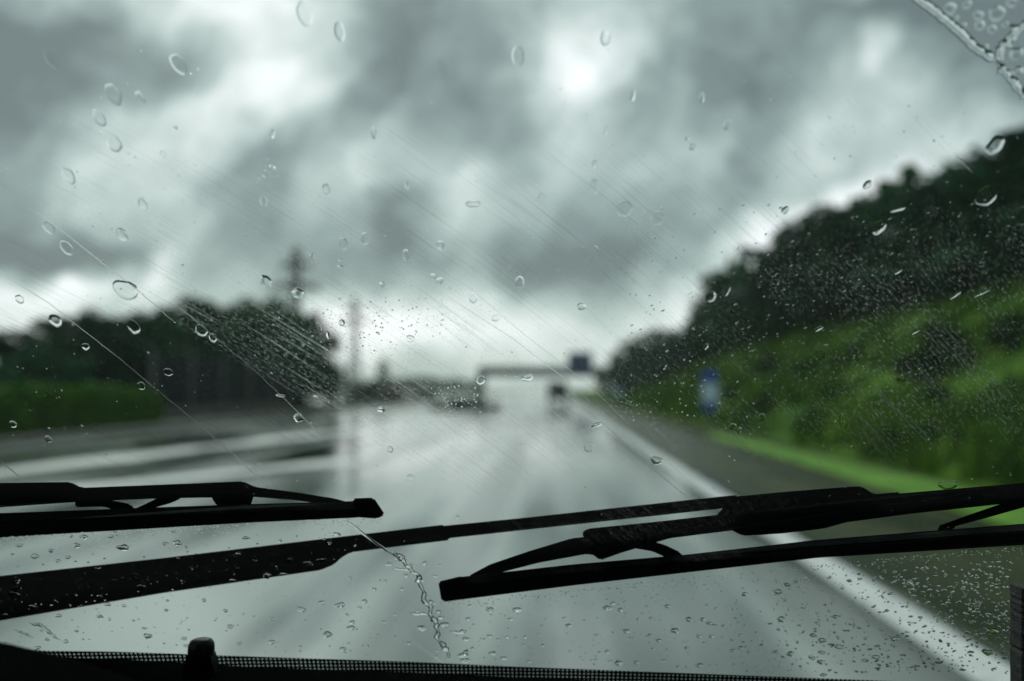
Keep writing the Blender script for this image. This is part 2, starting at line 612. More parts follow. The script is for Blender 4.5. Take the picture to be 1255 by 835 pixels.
def strip(name, a, b, w, z=.004):
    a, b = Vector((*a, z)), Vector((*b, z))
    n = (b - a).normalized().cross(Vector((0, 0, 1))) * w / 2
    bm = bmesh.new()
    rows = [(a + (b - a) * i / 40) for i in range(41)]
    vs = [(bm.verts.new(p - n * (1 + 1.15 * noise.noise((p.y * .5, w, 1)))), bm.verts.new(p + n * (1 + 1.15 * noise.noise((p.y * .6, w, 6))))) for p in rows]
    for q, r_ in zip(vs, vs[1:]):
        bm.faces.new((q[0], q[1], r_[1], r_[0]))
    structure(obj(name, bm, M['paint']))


strip('slip_road_marking', (-9.6, 6.5), (-4.9, 40), .75)  # bright wet patches: sky glare painted as pale ragged strips
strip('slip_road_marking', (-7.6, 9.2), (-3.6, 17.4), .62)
m = M['tar'] = mat('smooth_tar_patch', (.018, .024, .02), (.03, .036, .03), 2, .06, .001, 30, stretch=(1, .4, 1), spec=.6)  # dark smooth sheets: tree reflections in the wet road put into the colour
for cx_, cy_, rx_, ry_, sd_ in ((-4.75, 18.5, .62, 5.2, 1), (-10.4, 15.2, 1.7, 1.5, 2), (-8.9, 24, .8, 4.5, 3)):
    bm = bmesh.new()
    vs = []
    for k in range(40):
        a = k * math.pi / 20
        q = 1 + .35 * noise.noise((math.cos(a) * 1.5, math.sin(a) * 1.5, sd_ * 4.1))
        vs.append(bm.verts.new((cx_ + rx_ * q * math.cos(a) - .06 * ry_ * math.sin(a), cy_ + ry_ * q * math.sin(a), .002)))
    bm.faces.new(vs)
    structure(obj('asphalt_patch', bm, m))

# kerb and verge on the far side
bm = bmesh.new()
box(bm, -12.78, -12.6, -10, 84, -.1, .13)
bevel(bm, .02)
structure(obj('kerb', bm, M['kerb']))
bm = bmesh.new()
sheet(bm, span(-40, -12.79, 12), span(-10, 84, 30), lambda x, y: .09 + .12 * noise.noise((x * .3, y * .2, 1)) * min(1, (-12.79 - x) / 3) + max(0, min(1, (-14.5 - x) / 4)) * .12)
structure(obj('verge', bm, M['verge'], smooth=True))


def crest(y):
    t = max(0, min(1, (y - 82) / 62))
    t = t * t * (3 - 2 * t)
    return 5.0 * (1 - t) + 1.0 * t


def terr(x, y):
    u = (x - 5.6) / 11.2
    u = max(0, min(1, u))
    s = u * u * (3 - 2 * u) * .35 + u * .65
    z = crest(y) * s
    if x > 17:
        z += min(1.0, (x - 17) * .03)
    k = min(1, max(0, (x - 5.2) / 1.5))
    z += k * (.28 * noise.noise((x * .45, y * .35, 3)) + .10 * noise.noise((x * 1.4, y * 1.2, 7)))
    return z + .02


bm = bmesh.new()
sheet(bm, span(5.2, 18, 38) + [20, 24, 30, 45, 70, 120], span(-15, 140, 150) + span(145, 300, 20) + [400, 700, 1300], terr)
structure(obj('embankment', bm, M['embankment'], smooth=True))
bm = bmesh.new()
sheet(bm, span(4.06, 5.25, 4), span(-15, 27, 40), lambda x, y: .015 + .035 * (x > 4.1) + .02 * noise.noise((x, y * .5, 2)) if x < 5.15 else .02 + .02)
for v_ in bm.verts:
    k = max(0, min(1, (v_.co.y - 6) / 21))
    v_.co.x = 4.06 + (v_.co.x - 4.06) * (1 - .62 * k) + .10 * noise.noise((v_.co.x, v_.co.y * .9, 5))
    v_.co.z += .012
structure(obj('grass_strip', bm, M['mown'], smooth=True))
M['weedy'] = mat('weedy_verge', (.022, .042, .010), (.07, .085, .025), .9, .85, .03, 12, spec=.05)
bm = bmesh.new()
sheet(bm, span(4.02, 5.22, 4), span(-15, 140, 90) + [200, 400, 1300], lambda x, y: .015 + .035 * (x > 4.1) + .02 * noise.noise((x, y * .5, 2)) if x < 5.15 else .02 + .02)
structure(obj('weedy_verge', bm, M['weedy'], smooth=True))


def on_terrain(px, py):
    d = ray(px, py)
    tt = 5.0
    while tt < 400:
        p = CAM + d * tt
        if p.x > 5.2 and p.z <= terr(p.x, p.y):
            return Vector((p.x, p.y, terr(p.x, p.y)))
        tt += .1
    return None


# grass tussocks over the bank: nobody could count them
def tufts(name, n, spotf, hmin, hmax, m, blades=6):
    bm = bmesh.new()
    for _ in range(n):
        p = spotf()
        if p is None:
            continue
        for _b in range(blades):
            a = random.uniform(0, 2 * math.pi)
            h = random.uniform(hmin, hmax)
            lean = Vector((math.cos(a), math.sin(a), 0)) * h * random.uniform(.2, .7)
            sdv = Vector((-math.sin(a), math.cos(a), 0)) * h * .10
            b0 = p + Vector((random.uniform(-.15, .15), random.uniform(-.15, .15), -.05))
            v = [bm.verts.new(b0 - sdv), bm.verts.new(b0 + sdv), bm.verts.new(b0 + lean * .45 + Vector((0, 0, h * .7)) + sdv * .7), bm.verts.new(b0 + lean + Vector((0, 0, h)))]
            bm.faces.new(v)
    return stuff(obj(name, bm, m))


def bank_spot():
    x = random.uniform(5.4, 18)
    y = 6 + 105 * random.random() ** 1.6
    if noise.noise((x * .5, y * .25, 11)) < -.12:
        return None
    return Vector((x, y, terr(x, y)))


g = tufts('bank_grass', 7000, bank_spot, .2, .6, M['grass'])
g['label'] = 'rough uneven grass covering the bank below the trees'


# ------------------------------------------------------------------ trees and shrubs
def leaf_cloud(seed, n_clump, per, size, shape, base=.12, flat=1.0):
    """crown of unit height/width as loose leaf quads in clumps"""
    rnd = random.Random(seed)
    bm = bmesh.new()
    for c in range(n_clump):
        while True:
            p = Vector((rnd.uniform(-1, 1), rnd.uniform(-1, 1), rnd.uniform(0, 1)))
            rr = math.hypot(p.x, p.y)
            if rr < shape(p.z) and (rr > shape(p.z) * .45 or rnd.random() < .35):
                break
        cc = Vector((p.x * .46, p.y * .46, base + (1 - base) * p.z * .93))
        cr = rnd.uniform(.06, .13)
        for _ in range(per):
            v = Vector((rnd.gauss(0, 1), rnd.gauss(0, 1), rnd.gauss(0, .8)))
            v = v.normalized() * cr * rnd.random() ** .4
            q = cc + v
            if q.z < 0.01:
                q.z = .01 + rnd.random() * .04
            nrm = (v.normalized() + Vector((rnd.uniform(-.7, .7), rnd.uniform(-.7, .7), rnd.uniform(-.2, .9)))).normalized()
            a = nrm.cross(Vector((rnd.uniform(-1, 1), rnd.uniform(-1, 1), rnd.uniform(-1, 1)))).normalized()
            b = nrm.cross(a)
            s = size * rnd.uniform(.6, 1.3)
            bm.faces.new([bm.verts.new(q + a * s * i + b * s * j * .6) for i, j in ((-1, -.2), (0, -1), (1, .2), (0, 1))])
    return bm


def round_shape(z):
    return math.sqrt(max(0, 1 - (2 * z - .85) ** 2 / 1.35))


def tall_shape(z):
    return .95 * math.sqrt(max(0, 1 - (1.75 * z - .55) ** 2 / 1.5))


def bush_shape(z):
    return math.sqrt(max(0, 1 - z * z))


def trunk_mesh(seed, top=.66):
    rnd = random.Random(seed)
    bm = bmesh.new()
    pts = [(0, 0, -.03), (.01, 0, .2), (rnd.uniform(-.02, .02), .01, .45), (rnd.uniform(-.03, .03), 0, top)]
    tube(bm, pts, [.032, .026, .019, .008], 8)
    for i in range(6):
        z = .2 + .065 * i
        a = rnd.uniform(0, 6.28)
        L = rnd.uniform(.2, .34)
        tube(bm, [(0, 0, z), (math.cos(a) * L * .5, math.sin(a) * L * .5, z + .1), (math.cos(a) * L, math.sin(a) * L, z + .22)], [.013, .008, .003], 6)
    return bm


def mesh_of(bm, name, m, smooth=False):
    me = bpy.data.meshes.new(name)
    bm.to_mesh(me)
    bm.free()
    me.materials.append(m)
    return me


CROWNS = [mesh_of(leaf_cloud(20 + i, 80, 62, .030, round_shape, .04), 'crown', M['leaf']) for i in range(4)]
CROWNS_F = [mesh_of(leaf_cloud(40 + i, 76, 55, .032, round_shape, .03), 'crown', M['leaf_far']) for i in range(3)]
TRUNKS = [mesh_of(trunk_mesh(i), 'trunk', M['bark']) for i in range(3)]
BUSHES = [mesh_of(leaf_cloud(60 + i, 30, 60, .066, bush_shape, .05), 'foliage', M['shrub']) for i in range(3)]
STEMS = mesh_of(trunk_mesh(9, .7), 'stem', M['bark'])


def place(name, meshes, label, cat, loc, width, height, group, rz=None):
    t = thing(name, label, cat, loc, random.uniform(0, 6.28) if rz is None else rz, group)
    t.scale = (width, width, height)
    for nm, me in meshes:
        link(bpy.data.objects.new(nm, me), t)
    return t


ORD = 'first second third fourth fifth sixth seventh eighth ninth tenth eleventh twelfth thirteenth fourteenth'.split()
# left row, behind the hedge and the barrier
left = [(28, 432, 3.4), (72, 396, 4.2), (112, 388, 4.0), (150, 402, 4.2), (192, 392, 4.6), (236, 376, 5.2), (283, 380, 5.8), (316, 380, 5.2), (344, 382, 4.8), (366, 390, 4.4)]
for i, (px, ty, wd) in enumerate(left):
    L = -18.6 - .5 * (i % 2)
    D = -L * 1204 / (680 - px)
    top = (478 - ty) / 1204 * D + 1.25
    place('broadleaf_tree', [('trunk', TRUNKS[i % 3]), ('crown', CROWNS[i % 4])],
          f'dark green tree, {ORD[i]} from the left in the tree row left of the road', 'tree', (L, D, .1), wd * 1.5, top * 1.17, 'dark trees left of the road')
for i, (px, ty, wd) in enumerate([(50, 420, 6.5), (95, 405, 6.5), (132, 400, 6.5), (172, 402, 7), (215, 392, 7), (260, 386, 7.5), (300, 386, 7), (335, 388, 6)]):
    L = -23.5
    D = -L * 1204 / (680 - px)
    place('broadleaf_tree', [('trunk', TRUNKS[i % 3]), ('crown', CROWNS[(i + 2) % 4])],
          f'dark rear tree, {ORD[i]} from the left, behind the front trees of the left row', 'tree', (L, D, .1), wd * 1.2, ((478 - ty) / 1204 * D + 1.25) * 1.14, 'dark trees behind the left row')
# bank top row on the right
right = [(1290, 140, 5.0, 17.5), (1236, 172, 5.2, 17.8), (1188, 196, 5.0, 18.2), (1140, 204, 5.4, 17.6), (1090, 222, 5.6, 18.2), (1044, 240, 5.6, 17.6), (1003, 258, 6.0, 18.0), (966, 276, 6.2, 17.6), (932, 300, 6.4, 18.0), (903, 326, 6.6, 17.4), (886, 352, 6.0, 16.6)]
for i, (px, ty, wd, L) in enumerate(right):
    D = L * 1204 / (px - 680)
    z = terr(L, D)
    top = (478 - ty) / 1204 * D + 1.25
    place('broadleaf_tree', [('trunk', TRUNKS[i % 3]), ('crown', CROWNS[(i + 1) % 4])],
          f'dark bushy tree on the bank top, {ORD[i]} from the right-hand end of the row', 'tree', (L, D, z - .2), wd * 1.55, (top - z) * 1.07, 'trees along the top of the bank')
# undergrowth that closes the row at its foot
for i, (px, L, h, w) in enumerate([(1262, 16.6, 2.6, 3.6), (1180, 16.8, 2.8, 4.0), (1105, 16.4, 3.0, 4.4), (1035, 16.6, 3.2, 5.0), (975, 16.5, 3.4, 5.4), (925, 16.4, 3.6, 5.6)]):
    D = L * 1204 / (px - 680)
    place('bush', [('stem', STEMS), ('foliage', BUSHES[i % 3])], f'tall dark bush at the foot of the bank-top trees, {ORD[i]} from the right-hand end', 'bush', (L, D, terr(L, D) - .1), w, h, 'bushes under the bank-top trees')
# farther clump where the bank runs out
farr = [(862, 404, 7.0, 15.5), (838, 404, 7.5, 15), (812, 402, 8.0, 14.5), (789, 410, 8.0, 14), (771, 422, 8.5, 13.6), (757, 446, 8.0, 12.6)]
for i, (px, ty, wd, L) in enumerate(farr):
    D = L * 1204 / (px - 680)
    z = terr(L, D)
    top = (478 - ty) / 1204 * D + 1.25
    place('broadleaf_tree', [('trunk', TRUNKS[i % 3]), ('crown', CROWNS_F[i % 3])],
          f'hazy grey-green tree, {ORD[i]} from the near end of the clump beyond the blue post', 'tree', (L, D, z - .2), wd * 1.35, (top - z) * 1.07, 'trees where the bank runs out')
# dark shrubs dotted over the bank
shr = [(945, 457, 1.6, 1.1, 'upper left corner of the grassy bank'), (985, 462, 1.1, .8, 'upper part of the bank beside another small one'), (1040, 452, 1.5, 1.0, 'middle of the bank just below the tree row'),
       (1148, 462, 1.9, 1.5, 'the bank, the largest one right of its middle'), (1172, 442, 1.3, 1.0, 'the bank above the largest shrub'), (1152, 505, 1.1, .7, 'the bank straight below the largest shrub'), (1098, 556, .8, .5, 'the bank foot left of a wider one'),
       (1150, 558, 1.0, .6, 'the bank foot near the bright grass strip'), (1236, 428, 1.3, 1.0, 'the bank at its right-hand end'), (1205, 584, .6, .35, 'the lowest edge of the bank by the wiper'), (935, 505, 1.4, .8, 'the bank foot right of the blue post'), (1000, 520, 1.1, .6, 'the bank foot halfway to the largest shrub'), (905, 490, 1.8, .9, 'the bank directly beside the blue post')]
for i, (px, py, w, h, where) in enumerate(shr):
    p = on_terrain(px, py)
    place('shrub', [('stem', STEMS), ('foliage', BUSHES[i % 3])], f'small dark shrub on {where}', 'shrub', p - Vector((0, 0, .08)), w, h, 'shrubs dotted over the bank')

# bright clipped hedge at far left
t = thing('hedge', 'bright green clipped hedge along the left verge in front of dark trees', 'hedge', (-14.4, 22, .1))
rnd = random.Random(5)
bm = bmesh.new()
for _ in range(15000):
    y = rnd.uniform(0, 12.3)
    hh = 1.16 + .16 * noise.noise((y * .7, 0, 0)) - (.25 if y > 11.4 else 0)
    face = rnd.random()
    x, z = rnd.uniform(-.5, .5), rnd.uniform(0, hh)
    if face < .45:
        x = .5 + rnd.gauss(0, .06)
    elif face < .75:
        z = hh + rnd.gauss(0, .05)
    q = Vector((x, y, z))
    a = Vector((rnd.gauss(0, 1), rnd.gauss(0, 1), rnd.gauss(0, 1))).normalized()
    b = a.cross(Vector((rnd.gauss(0, 1), rnd.gauss(0, 1), rnd.gauss(0, 1)))).normalized()
    s = rnd.uniform(.05, .1)
    bm.faces.new([bm.verts.new(q + a * s * i + b * s * j * .6) for i, j in ((-1, 0), (0, -1), (1, 0), (0, 1))])
obj('foliage', bm, M['hedge'], t)
bm = bmesh.new()
for k in range(23):
    tube(bm, [(rnd.uniform(-.1, .1), .3 + k * .52, -.1), (rnd.uniform(-.2, .2), .3 + k * .52 + rnd.uniform(-.2, .2), 1.2)], [.03, .012], 6)
obj('stem', bm, M['bark'], t)

# plank noise barrier under the left trees
t = thing('noise_barrier', 'dark plank noise barrier with pale plinth beneath the left tree row', 'barrier', (-15.6, 37.2, .1))
bm = bmesh.new()
y = 0
while y < 20:
    box(bm, -.03 + .012 * math.sin(y * 40), .03, y, y + .225, .46, 2.55 + .03 * math.sin(y * 17))
    y += .24
obj('plank_panel', bm, M['barrier'], t)
bm = bmesh.new()
box(bm, -.07, .07, -.1, 20.1, -.15, .45)
bevel(bm, .015, 1)
obj('plinth', bm, M['plinth'], t)
for k in range(6):
    bm = bmesh.new()
    box(bm, .034, .20, k * 4 - .09, k * 4 + .09, -.1, 2.7)
    bevel(bm, .012, 1)
    obj('post', bm, M['plinth'], t)

# ------------------------------------------------------------------ far things
def lattice(bm, h, w0, w1, n):
    for k in range(4):
        sx, sy = ((1, 1), (1, -1), (-1, -1), (-1, 1))[k]
        tube(bm, [(sx * w0, sy * w0, 0), (sx * w0 * .35, sy * w0 * .35, h * .5), (sx * w1, sy * w1, h)], [.5, .45, .36], 5)

    def wd(z):
        return w0 + (w0 * .35 - w0) * z / (h * .5) if z < h * .5 else w0 * .35 + (w1 - w0 * .35) * (z - h * .5) / (h * .5)
    for i in range(n):
        z0, z1 = h * i / n, h * (i + 1) / n
        a, b = wd(z0), wd(z1)
        for (p, q) in (((1, 1), (1, -1)), ((1, -1), (-1, -1)), ((-1, -1), (-1, 1)), ((-1, 1), (1, 1))):
            tube(bm, [(p[0] * a, p[1] * a, z0), (q[0] * b, q[1] * b, z1)], .2, 4)
            tube(bm, [(q[0] * a, q[1] * a, z0), (p[0] * b, p[1] * b, z1)], .2, 4)
            tube(bm, [(p[0] * b, p[1] * b, z1), (q[0] * b, q[1] * b, z1)], .2, 4)


def pylon(px, topy, D, label, arms):
    c = at(px, 478, D)
    h = (478 - topy) / 1204 * D + 1.25
    t = thing('electricity_pylon', label, 'pylon', (c.x, D, 0), R(12), 'power line pylons on the skyline')
    bm = bmesh.new()
    lattice(bm, h, 2.8, .8, 12)
    obj('tower', bm, M['pylon'], t)
    for zf, L in arms:
        bm = bmesh.new()
        z = h * zf
        for s in (-1, 1):
            for dy in (-.5, .5):
                tube(bm, [(s * .5, dy, z), (s * L, 0, z + .3)], .34, 4)
                tube(bm, [(s * .5, dy, z + 1.6), (s * L, 0, z + .4)], .3, 4)
            for f in (.3, .55, .8):
                tube(bm, [(s * L * f, 0, z + .1), (s * L * f, 0, z + 1.4 * (1 - f) + .4)], .1, 4)
            tube(bm, [(s * L, 0, z + .3), (s * L, 0, z - 1.7)], .14, 5)
        obj('crossarm', bm, M['pylon'], t)


pylon(361, 303, 250, 'tall lattice power pylon with wide crossarm rising behind the left trees', [(.73, 6.0), (.88, 3.6)])
pylon(434, 364, 380, 'smaller hazy power pylon between the tall pylon and the road gantry', [(.74, 5.5), (.87, 3.6)])

c = at(470, 478, 330)
place('poplar_tree', [('trunk', TRUNKS[0]), ('crown', CROWNS_F[0])], 'slim grey poplar standing on the skyline left of the road', 'tree', (c.x, 330, 0), 4.6, 13.5, None)

# gantry
GD = 172
t = thing('road_gantry', 'grey overhead gantry spanning the motorway carrying one blue sign', 'gantry', (0, GD, 0))
xl, xr = at(590, 478, GD).x, at(742, 478, GD).x
z0, z1 = 3.75, 5.25


def truss():
    bm = bmesh.new()
    for yy in (-.5, .5):
        for zz in (z0, z1):
            box(bm, xl, xr, yy - .12, yy + .12, zz - .14, zz + .14)
    n = 20
    for i in range(n):
        a, b = xl + (xr - xl) * i / n, xl + (xr - xl) * (i + 1) / n
        for yy in (-.5, .5):
            tube(bm, [(a, yy, z0 if i % 2 else z1), (b, yy, z1 if i % 2 else z0)], .12, 5)
            tube(bm, [(a, yy, z0), (a, yy, z1)], .08, 5)
        tube(bm, [(a, -.5, z1), (b, .5, z1)], .07, 5)
    # service walkway deck under the truss
    box(bm, xl, xr, -.45, .45, z0 + .15, z0 + .22)
    box(bm, xl + .4, xr - .4, -.62, -.58, z0 + .02, z1 - .25)
    return bm


obj('truss_beam', truss(), M['steel'], t)
for x in (xl, xr):
    bm = bmesh.new()
    box(bm, x - .62, x + .62, -.35, .35, .3, z1 + .12)
    bevel(bm, .04, 1)
    po = obj('post', bm, M['steel'], t)
    bm = bmesh.new()
    box(bm, x - .8, x + .8, -.7, .7, -.1, .299)
    bevel(bm, .04, 1)
    obj('footing', bm, M['kerb'], po)
sx0, sx1 = at(696, 478, GD).x, at(726, 478, GD).x
bm = bmesh.new()
box(bm, sx0, sx1, -.80, -.70, 3.9, 7.8)
bevel(bm, .03, 1)
sg = obj('sign_panel', bm, M['sign_blue'], t)
sg['label'] = 'dark blue direction panel'
for x in (sx0 + .6, sx1 - .6):
    bm = bmesh.new()
    box(bm, x - .08, x + .08, -.695, -.52, 4.0, 7.6)
    obj('bracket', bm, M['steel'], sg)


# blue roadside marker posts
def marker(px, L, z0, z1, w, label, name='marker_sign'):
    D = L * 1204 / (px - 680)
    t = thing(name, label, 'sign', (L, D, 0.02), 0, 'blue and white roadside markers')
    bm = bmesh.new()
    tube(bm, [(0, .05, -.1), (0, .05, z1 - .03)], .03, 10)
    obj('post', bm, M['steel'], t)
    h = z1 - z0
    for nm, a, b, mm in (('bottom_panel', z0, z0 + .22 * h, 'blue'), ('white_panel', z0 + .22 * h + .004, z0 + .68 * h, 'pale'), ('top_panel', z0 + .68 * h + .004, z1, 'blue')):
        bm = bmesh.new()
        box(bm, -w / 2, w / 2, -.025, .015, a, b)
        bevel(bm, .008, 1)
        obj(nm, bm, M[mm], t)


marker(868, 4.95, .55, 1.86, .48, 'tall narrow blue and white marker post beside the shoulder')
marker(757, 4.95, .7, 1.5, .55, 'small distant blue and white marker beyond the tall marker post')


# ------------------------------------------------------------------ vehicles
def wheel(parent, x, y, r, w):
    bm = bmesh.new()
    n = 24
    prof = [(r * .62, -w / 2), (r * .93, -w / 2), (r, -w * .32), (r, w * .32), (r * .93, w / 2), (r * .62, w / 2)]
    rings = [[bm.verts.new((q[1], math.cos(a * 2 * math.pi / n) * q[0], math.sin(a * 2 * math.pi / n) * q[0])) for q in prof] for a in range(n)]
    for k in range(n):
        A, B = rings[k], rings[(k + 1) % n]
        for i in range(len(prof)):
            j = (i + 1) % len(prof)
            bm.faces.new((A[i], A[j], B[j], B[i]))
    o = obj('wheel', bm, M['tyre'], parent, True, (x, y, r))
    bm = bmesh.new()
    tube(bm, [(-w * .35, 0, 0), (w * .35, 0, 0)], r * .6, 18)
    obj('rim', bm, M['rim'], o)


def vehicle(name, label, cat, loc, rz, prof, width, m, glass, whl, group=None):
    """prof: side outline (y,z) of the lower body; glass: side outline of the cabin"""
    t = thing(name, label, cat, loc, rz, group)
    bm = bmesh.new()
    a = [bm.verts.new((-width / 2, y, z)) for y, z in prof]
    b = [bm.verts.new((width / 2, y, z)) for y, z in prof]
    n = len(prof)
    bm.faces.new(a)
    bm.faces.new(b[::-1])
    for i in range(n):
        bm.faces.new((a[i], b[i], b[(i + 1) % n], a[(i + 1) % n]))
    bmesh.ops.recalc_face_normals(bm, faces=bm.faces[:])
    bevel(bm, .06, 2)
    obj('body', bm, m, t, False)
    for nm, (y0, z0_, y1, z1_), side in glass:
        if side:
            for s in (-1, 1):
                bm = bmesh.new()
                xx = s * (width / 2 + .004)
                vs = [bm.verts.new((xx, y, z)) for y, z in ((y0, z0_), (y1, z0_), (y1 - .15 * (y1 - y0), z1_), (y0 + .15 * (y1 - y0), z1_))]
                bm.faces.new(vs)
                obj(nm, bm, M['car_glass'], t)
        else:
            bm = bmesh.new()
            k = width / 2 - .18
            nn = Vector((0, -(z1_ - z0_), (y1 - y0))).normalized() * .006
            if nn.y * (1 if y0 > 0 else -1) < 0:
                nn = -nn
            ps = [Vector((-k, y0, z0_)), Vector((k, y0, z0_)), Vector((k * .9, y1, z1_)), Vector((-k * .9, y1, z1_))]
            vs = [bm.verts.new(p + nn) for p in ps]
            bm.faces.new(vs)
            obj(nm, bm, M['car_glass'], t)
    for (wx, wy, r) in whl:
        wheel(t, wx, wy, r, .2)
    return t


# grey van ahead, seen from behind (front towards +y)
p = ground(683, 494)
vp = [(-2.3, .35), (-2.35, .9), (-2.28, 1.85), (-2.1, 2.0), (.9, 2.0), (1.55, 1.25), (2.35, 1.0), (2.4, .35)]
v = vehicle('van', 'dark grey van driving ahead in the spray beneath the gantry', 'van', (.25, 92, 0), 0, vp, 1.85, M['van_body'],
            [('rear_window', (-2.345, 1.15, -2.29, 1.75), False), ('side_window', (-.2, 1.2, .95, 1.75), True), ('windscreen', (1.5, 1.3, .95, 1.93), False)],
            [(-.82, -1.5, .33), (.82, -1.5, .33), (-.82, 1.5, .33), (.82, 1.5, .33)])
for s in (-1, 1):
    bm = bmesh.new()
    box(bm, s * .80 - .07, s * .80 + .07, -2.40, -2.30, .85, 1.35)
    bevel(bm, .015, 1)
    obj('tail_light', bm, M['lamp_red'], v)
bm = bmesh.new()
box(bm, -.9, .9, -2.45, -2.30, .36, .58)
bevel(bm, .04, 2)
obj('bumper', bm, M['tyre'], v)

cp = [(-2.1, .3), (-2.15, .8), (-2.0, .98), (-1.35, 1.02), (-.85, 1.42), (.35, 1.45), (1.1, .98), (2.0, .85), (2.15, .6), (2.1, .3)]
for nm, label, px, D, mm, rz in (('car', 'red car at the far left edge of the road below the power pylons', 477, 118, 'red_body', R(165)), ('car', 'dark car right of the red car near the skyline bushes', 506, 122, 'dark_body', R(170))):
    c = at(px, 478, D)
    v = vehicle(nm, label, 'car', (c.x, D, .0), rz, cp, 1.75, M[mm],
                [('side_window', (-1.0, 1.02, .75, 1.36), True), ('windscreen', (1.06, 1.02, .45, 1.40), False), ('rear_window', (-1.4, 1.05, -.92, 1.39), False)],
                [(-.78, -1.3, .31), (.78, -1.3, .31), (-.78, 1.3, .31), (.78, 1.3, .31)], 'cars at the far left of the road')
    for s in (-1, 1):
        bm = bmesh.new()
        box(bm, s * .62 - .14, s * .62 + .14, 2.06, 2.16, .62, .74)
        bevel(bm, .02, 1)
        obj('headlight', bm, M['rim'], v)

# low dark bushes on the far side
for i, (px, by, D, w, h, where) in enumerate([(440, 0, 96, 4.0, 1.9, 'right beside the end of the left tree row'), (462, 0, 108, 5.0, 2.6, 'in front of the red car'), (492, 0, 128, 5.0, 2.2, 'behind the two cars'), (520, 0, 135, 5.0, 1.8, 'just right of the dark car'),
                                               (553, 0, 64, 3.0, .8, 'at the left end of the low black row by the gantry post'), (574, 0, 64.5, 3.4, .8, 'in the middle of the low black row by the gantry post'), (596, 0, 65, 3.0, .62, 'at the right end of the low black row by the gantry post')]):
    c = at(px, 478, D)
    place('bush', [('stem', STEMS), ('foliage', BUSHES[i % 3])], f'low dark bush {where}', 'bush', (c.x, D, -.02), w, h, 'low bushes along the far side of the road')

# far woods, one grey mass on the skyline
bm = bmesh.new()
rnd = random.Random(3)
for _ in range(9000):
    x = rnd.uniform(-260, 160)
    D = 430 + rnd.uniform(-12, 30)
    top = 6 + 3.0 * noise.noise((x * .04, 0, 4)) + 1.6 * noise.noise((x * .15, 0, 9))
    if -32 < x < 30:
        continue
    q = Vector((x, D, rnd.uniform(0, 1) ** .7 * top))
    a = Vector((rnd.gauss(0, 1), rnd.gauss(0, .4), rnd.gauss(0, 1))).normalized()
    b = a.cross(Vector((rnd.gauss(0, 1), rnd.gauss(0, 1), rnd.gauss(0, 1)))).normalized()
    s = rnd.uniform(.6, 1.2)
    bm.faces.new([bm.verts.new(q + a * s * i + b * s * j * .7) for i, j in ((-1, 0), (0, -1), (1, 0), (0, 1))])
o = stuff(obj('far_woods', bm, M['leaf_far']))
o['label'] = 'grey far-off line of woods on the horizon'

# ------------------------------------------------------------------ rain haze
bm = bmesh.new()
box(bm, -1450, 1450, -250, 1450, -1.1, 48)
m, tt, out = new_mat('rain_haze')
pv = tt.n('ShaderNodeVolumePrincipled')
pv.inputs['Color'].default_value = (.90, .96, .95, 1)
pv.inputs['Density'].default_value = .00024
pv.inputs['Anisotropy'].default_value = .3
pv.inputs['Density Attribute'].default_value = ''
pv.inputs['Temperature Attribute'].default_value = ''
m.cycles.homogeneous_volume = True
tt.set(out.inputs['Volume'], pv.outputs[0])
hz = stuff(obj('haze', bm, m))
hz['label'] = 'pale rain haze hanging over the motorway'

# ------------------------------------------------------------------ our own car
car = thing('car', 'car we sit in: wet windscreen, black wipers and dark dashboard seen from inside', 'car', (.1, 0, 0))
CO = Vector((.1, 0, 0))


def cobj(name, bm, m, parent=None, smooth=False):
    """mesh given in world coordinates, made a part of the car (or a sub-part)"""
    if parent is None:
        bmesh.ops.translate(bm, verts=bm.verts[:], vec=-CO)
        return obj(name, bm, m, car, smooth)
    bmesh.ops.translate(bm, verts=bm.verts[:], vec=-CO)
    return obj(name, bm, m, parent, smooth)


XL, XR, ZB, ZT = -.66, .86, .98, 1.50
# pane: a real 5 mm slab, outer face carries the water film
bm = bmesh.new()
xs, zs = span(XL, XR, 60), span(ZB, ZT, 24)
go = [[bm.verts.new((x, gy(x, z) - .0006, z)) for x in xs] for z in zs]
gi = [[bm.verts.new((x, gy(x, z) - .0056, z)) for x in xs] for z in zs]
for k in range(len(zs) - 1):
    for i in range(len(xs) - 1):
        bm.faces.new((go[k][i + 1], go[k][i], go[k + 1][i], go[k + 1][i + 1])).material_index = 1
        bm.faces.new((gi[k][i], gi[k][i + 1], gi[k + 1][i + 1], gi[k + 1][i])).material_index = 0
for k in range(len(zs) - 1):
    bm.faces.new((go[k][0], gi[k][0], gi[k + 1][0], go[k + 1][0]))
    bm.faces.new((gi[k][-1], go[k][-1], go[k + 1][-1], gi[k + 1][-1]))
for i in range(len(xs) - 1):
    bm.faces.new((go[0][i], go[0][i + 1], gi[0][i + 1], gi[0][i]))
    bm.faces.new((go[-1][i + 1], go[-1][i], gi[-1][i], gi[-1][i + 1]))
pane = cobj('windscreen', bm, [M['pane_in'], M['pane_out']], smooth=True)
pane['label'] = 'rain-streaked windscreen glass'


def interp(tab, x):
    for (a, b), (c, d) in zip(tab, tab[1:]):
        if x <= c:
            return b + (d - b) * (x - a) / (c - a)
    return tab[-1][1]


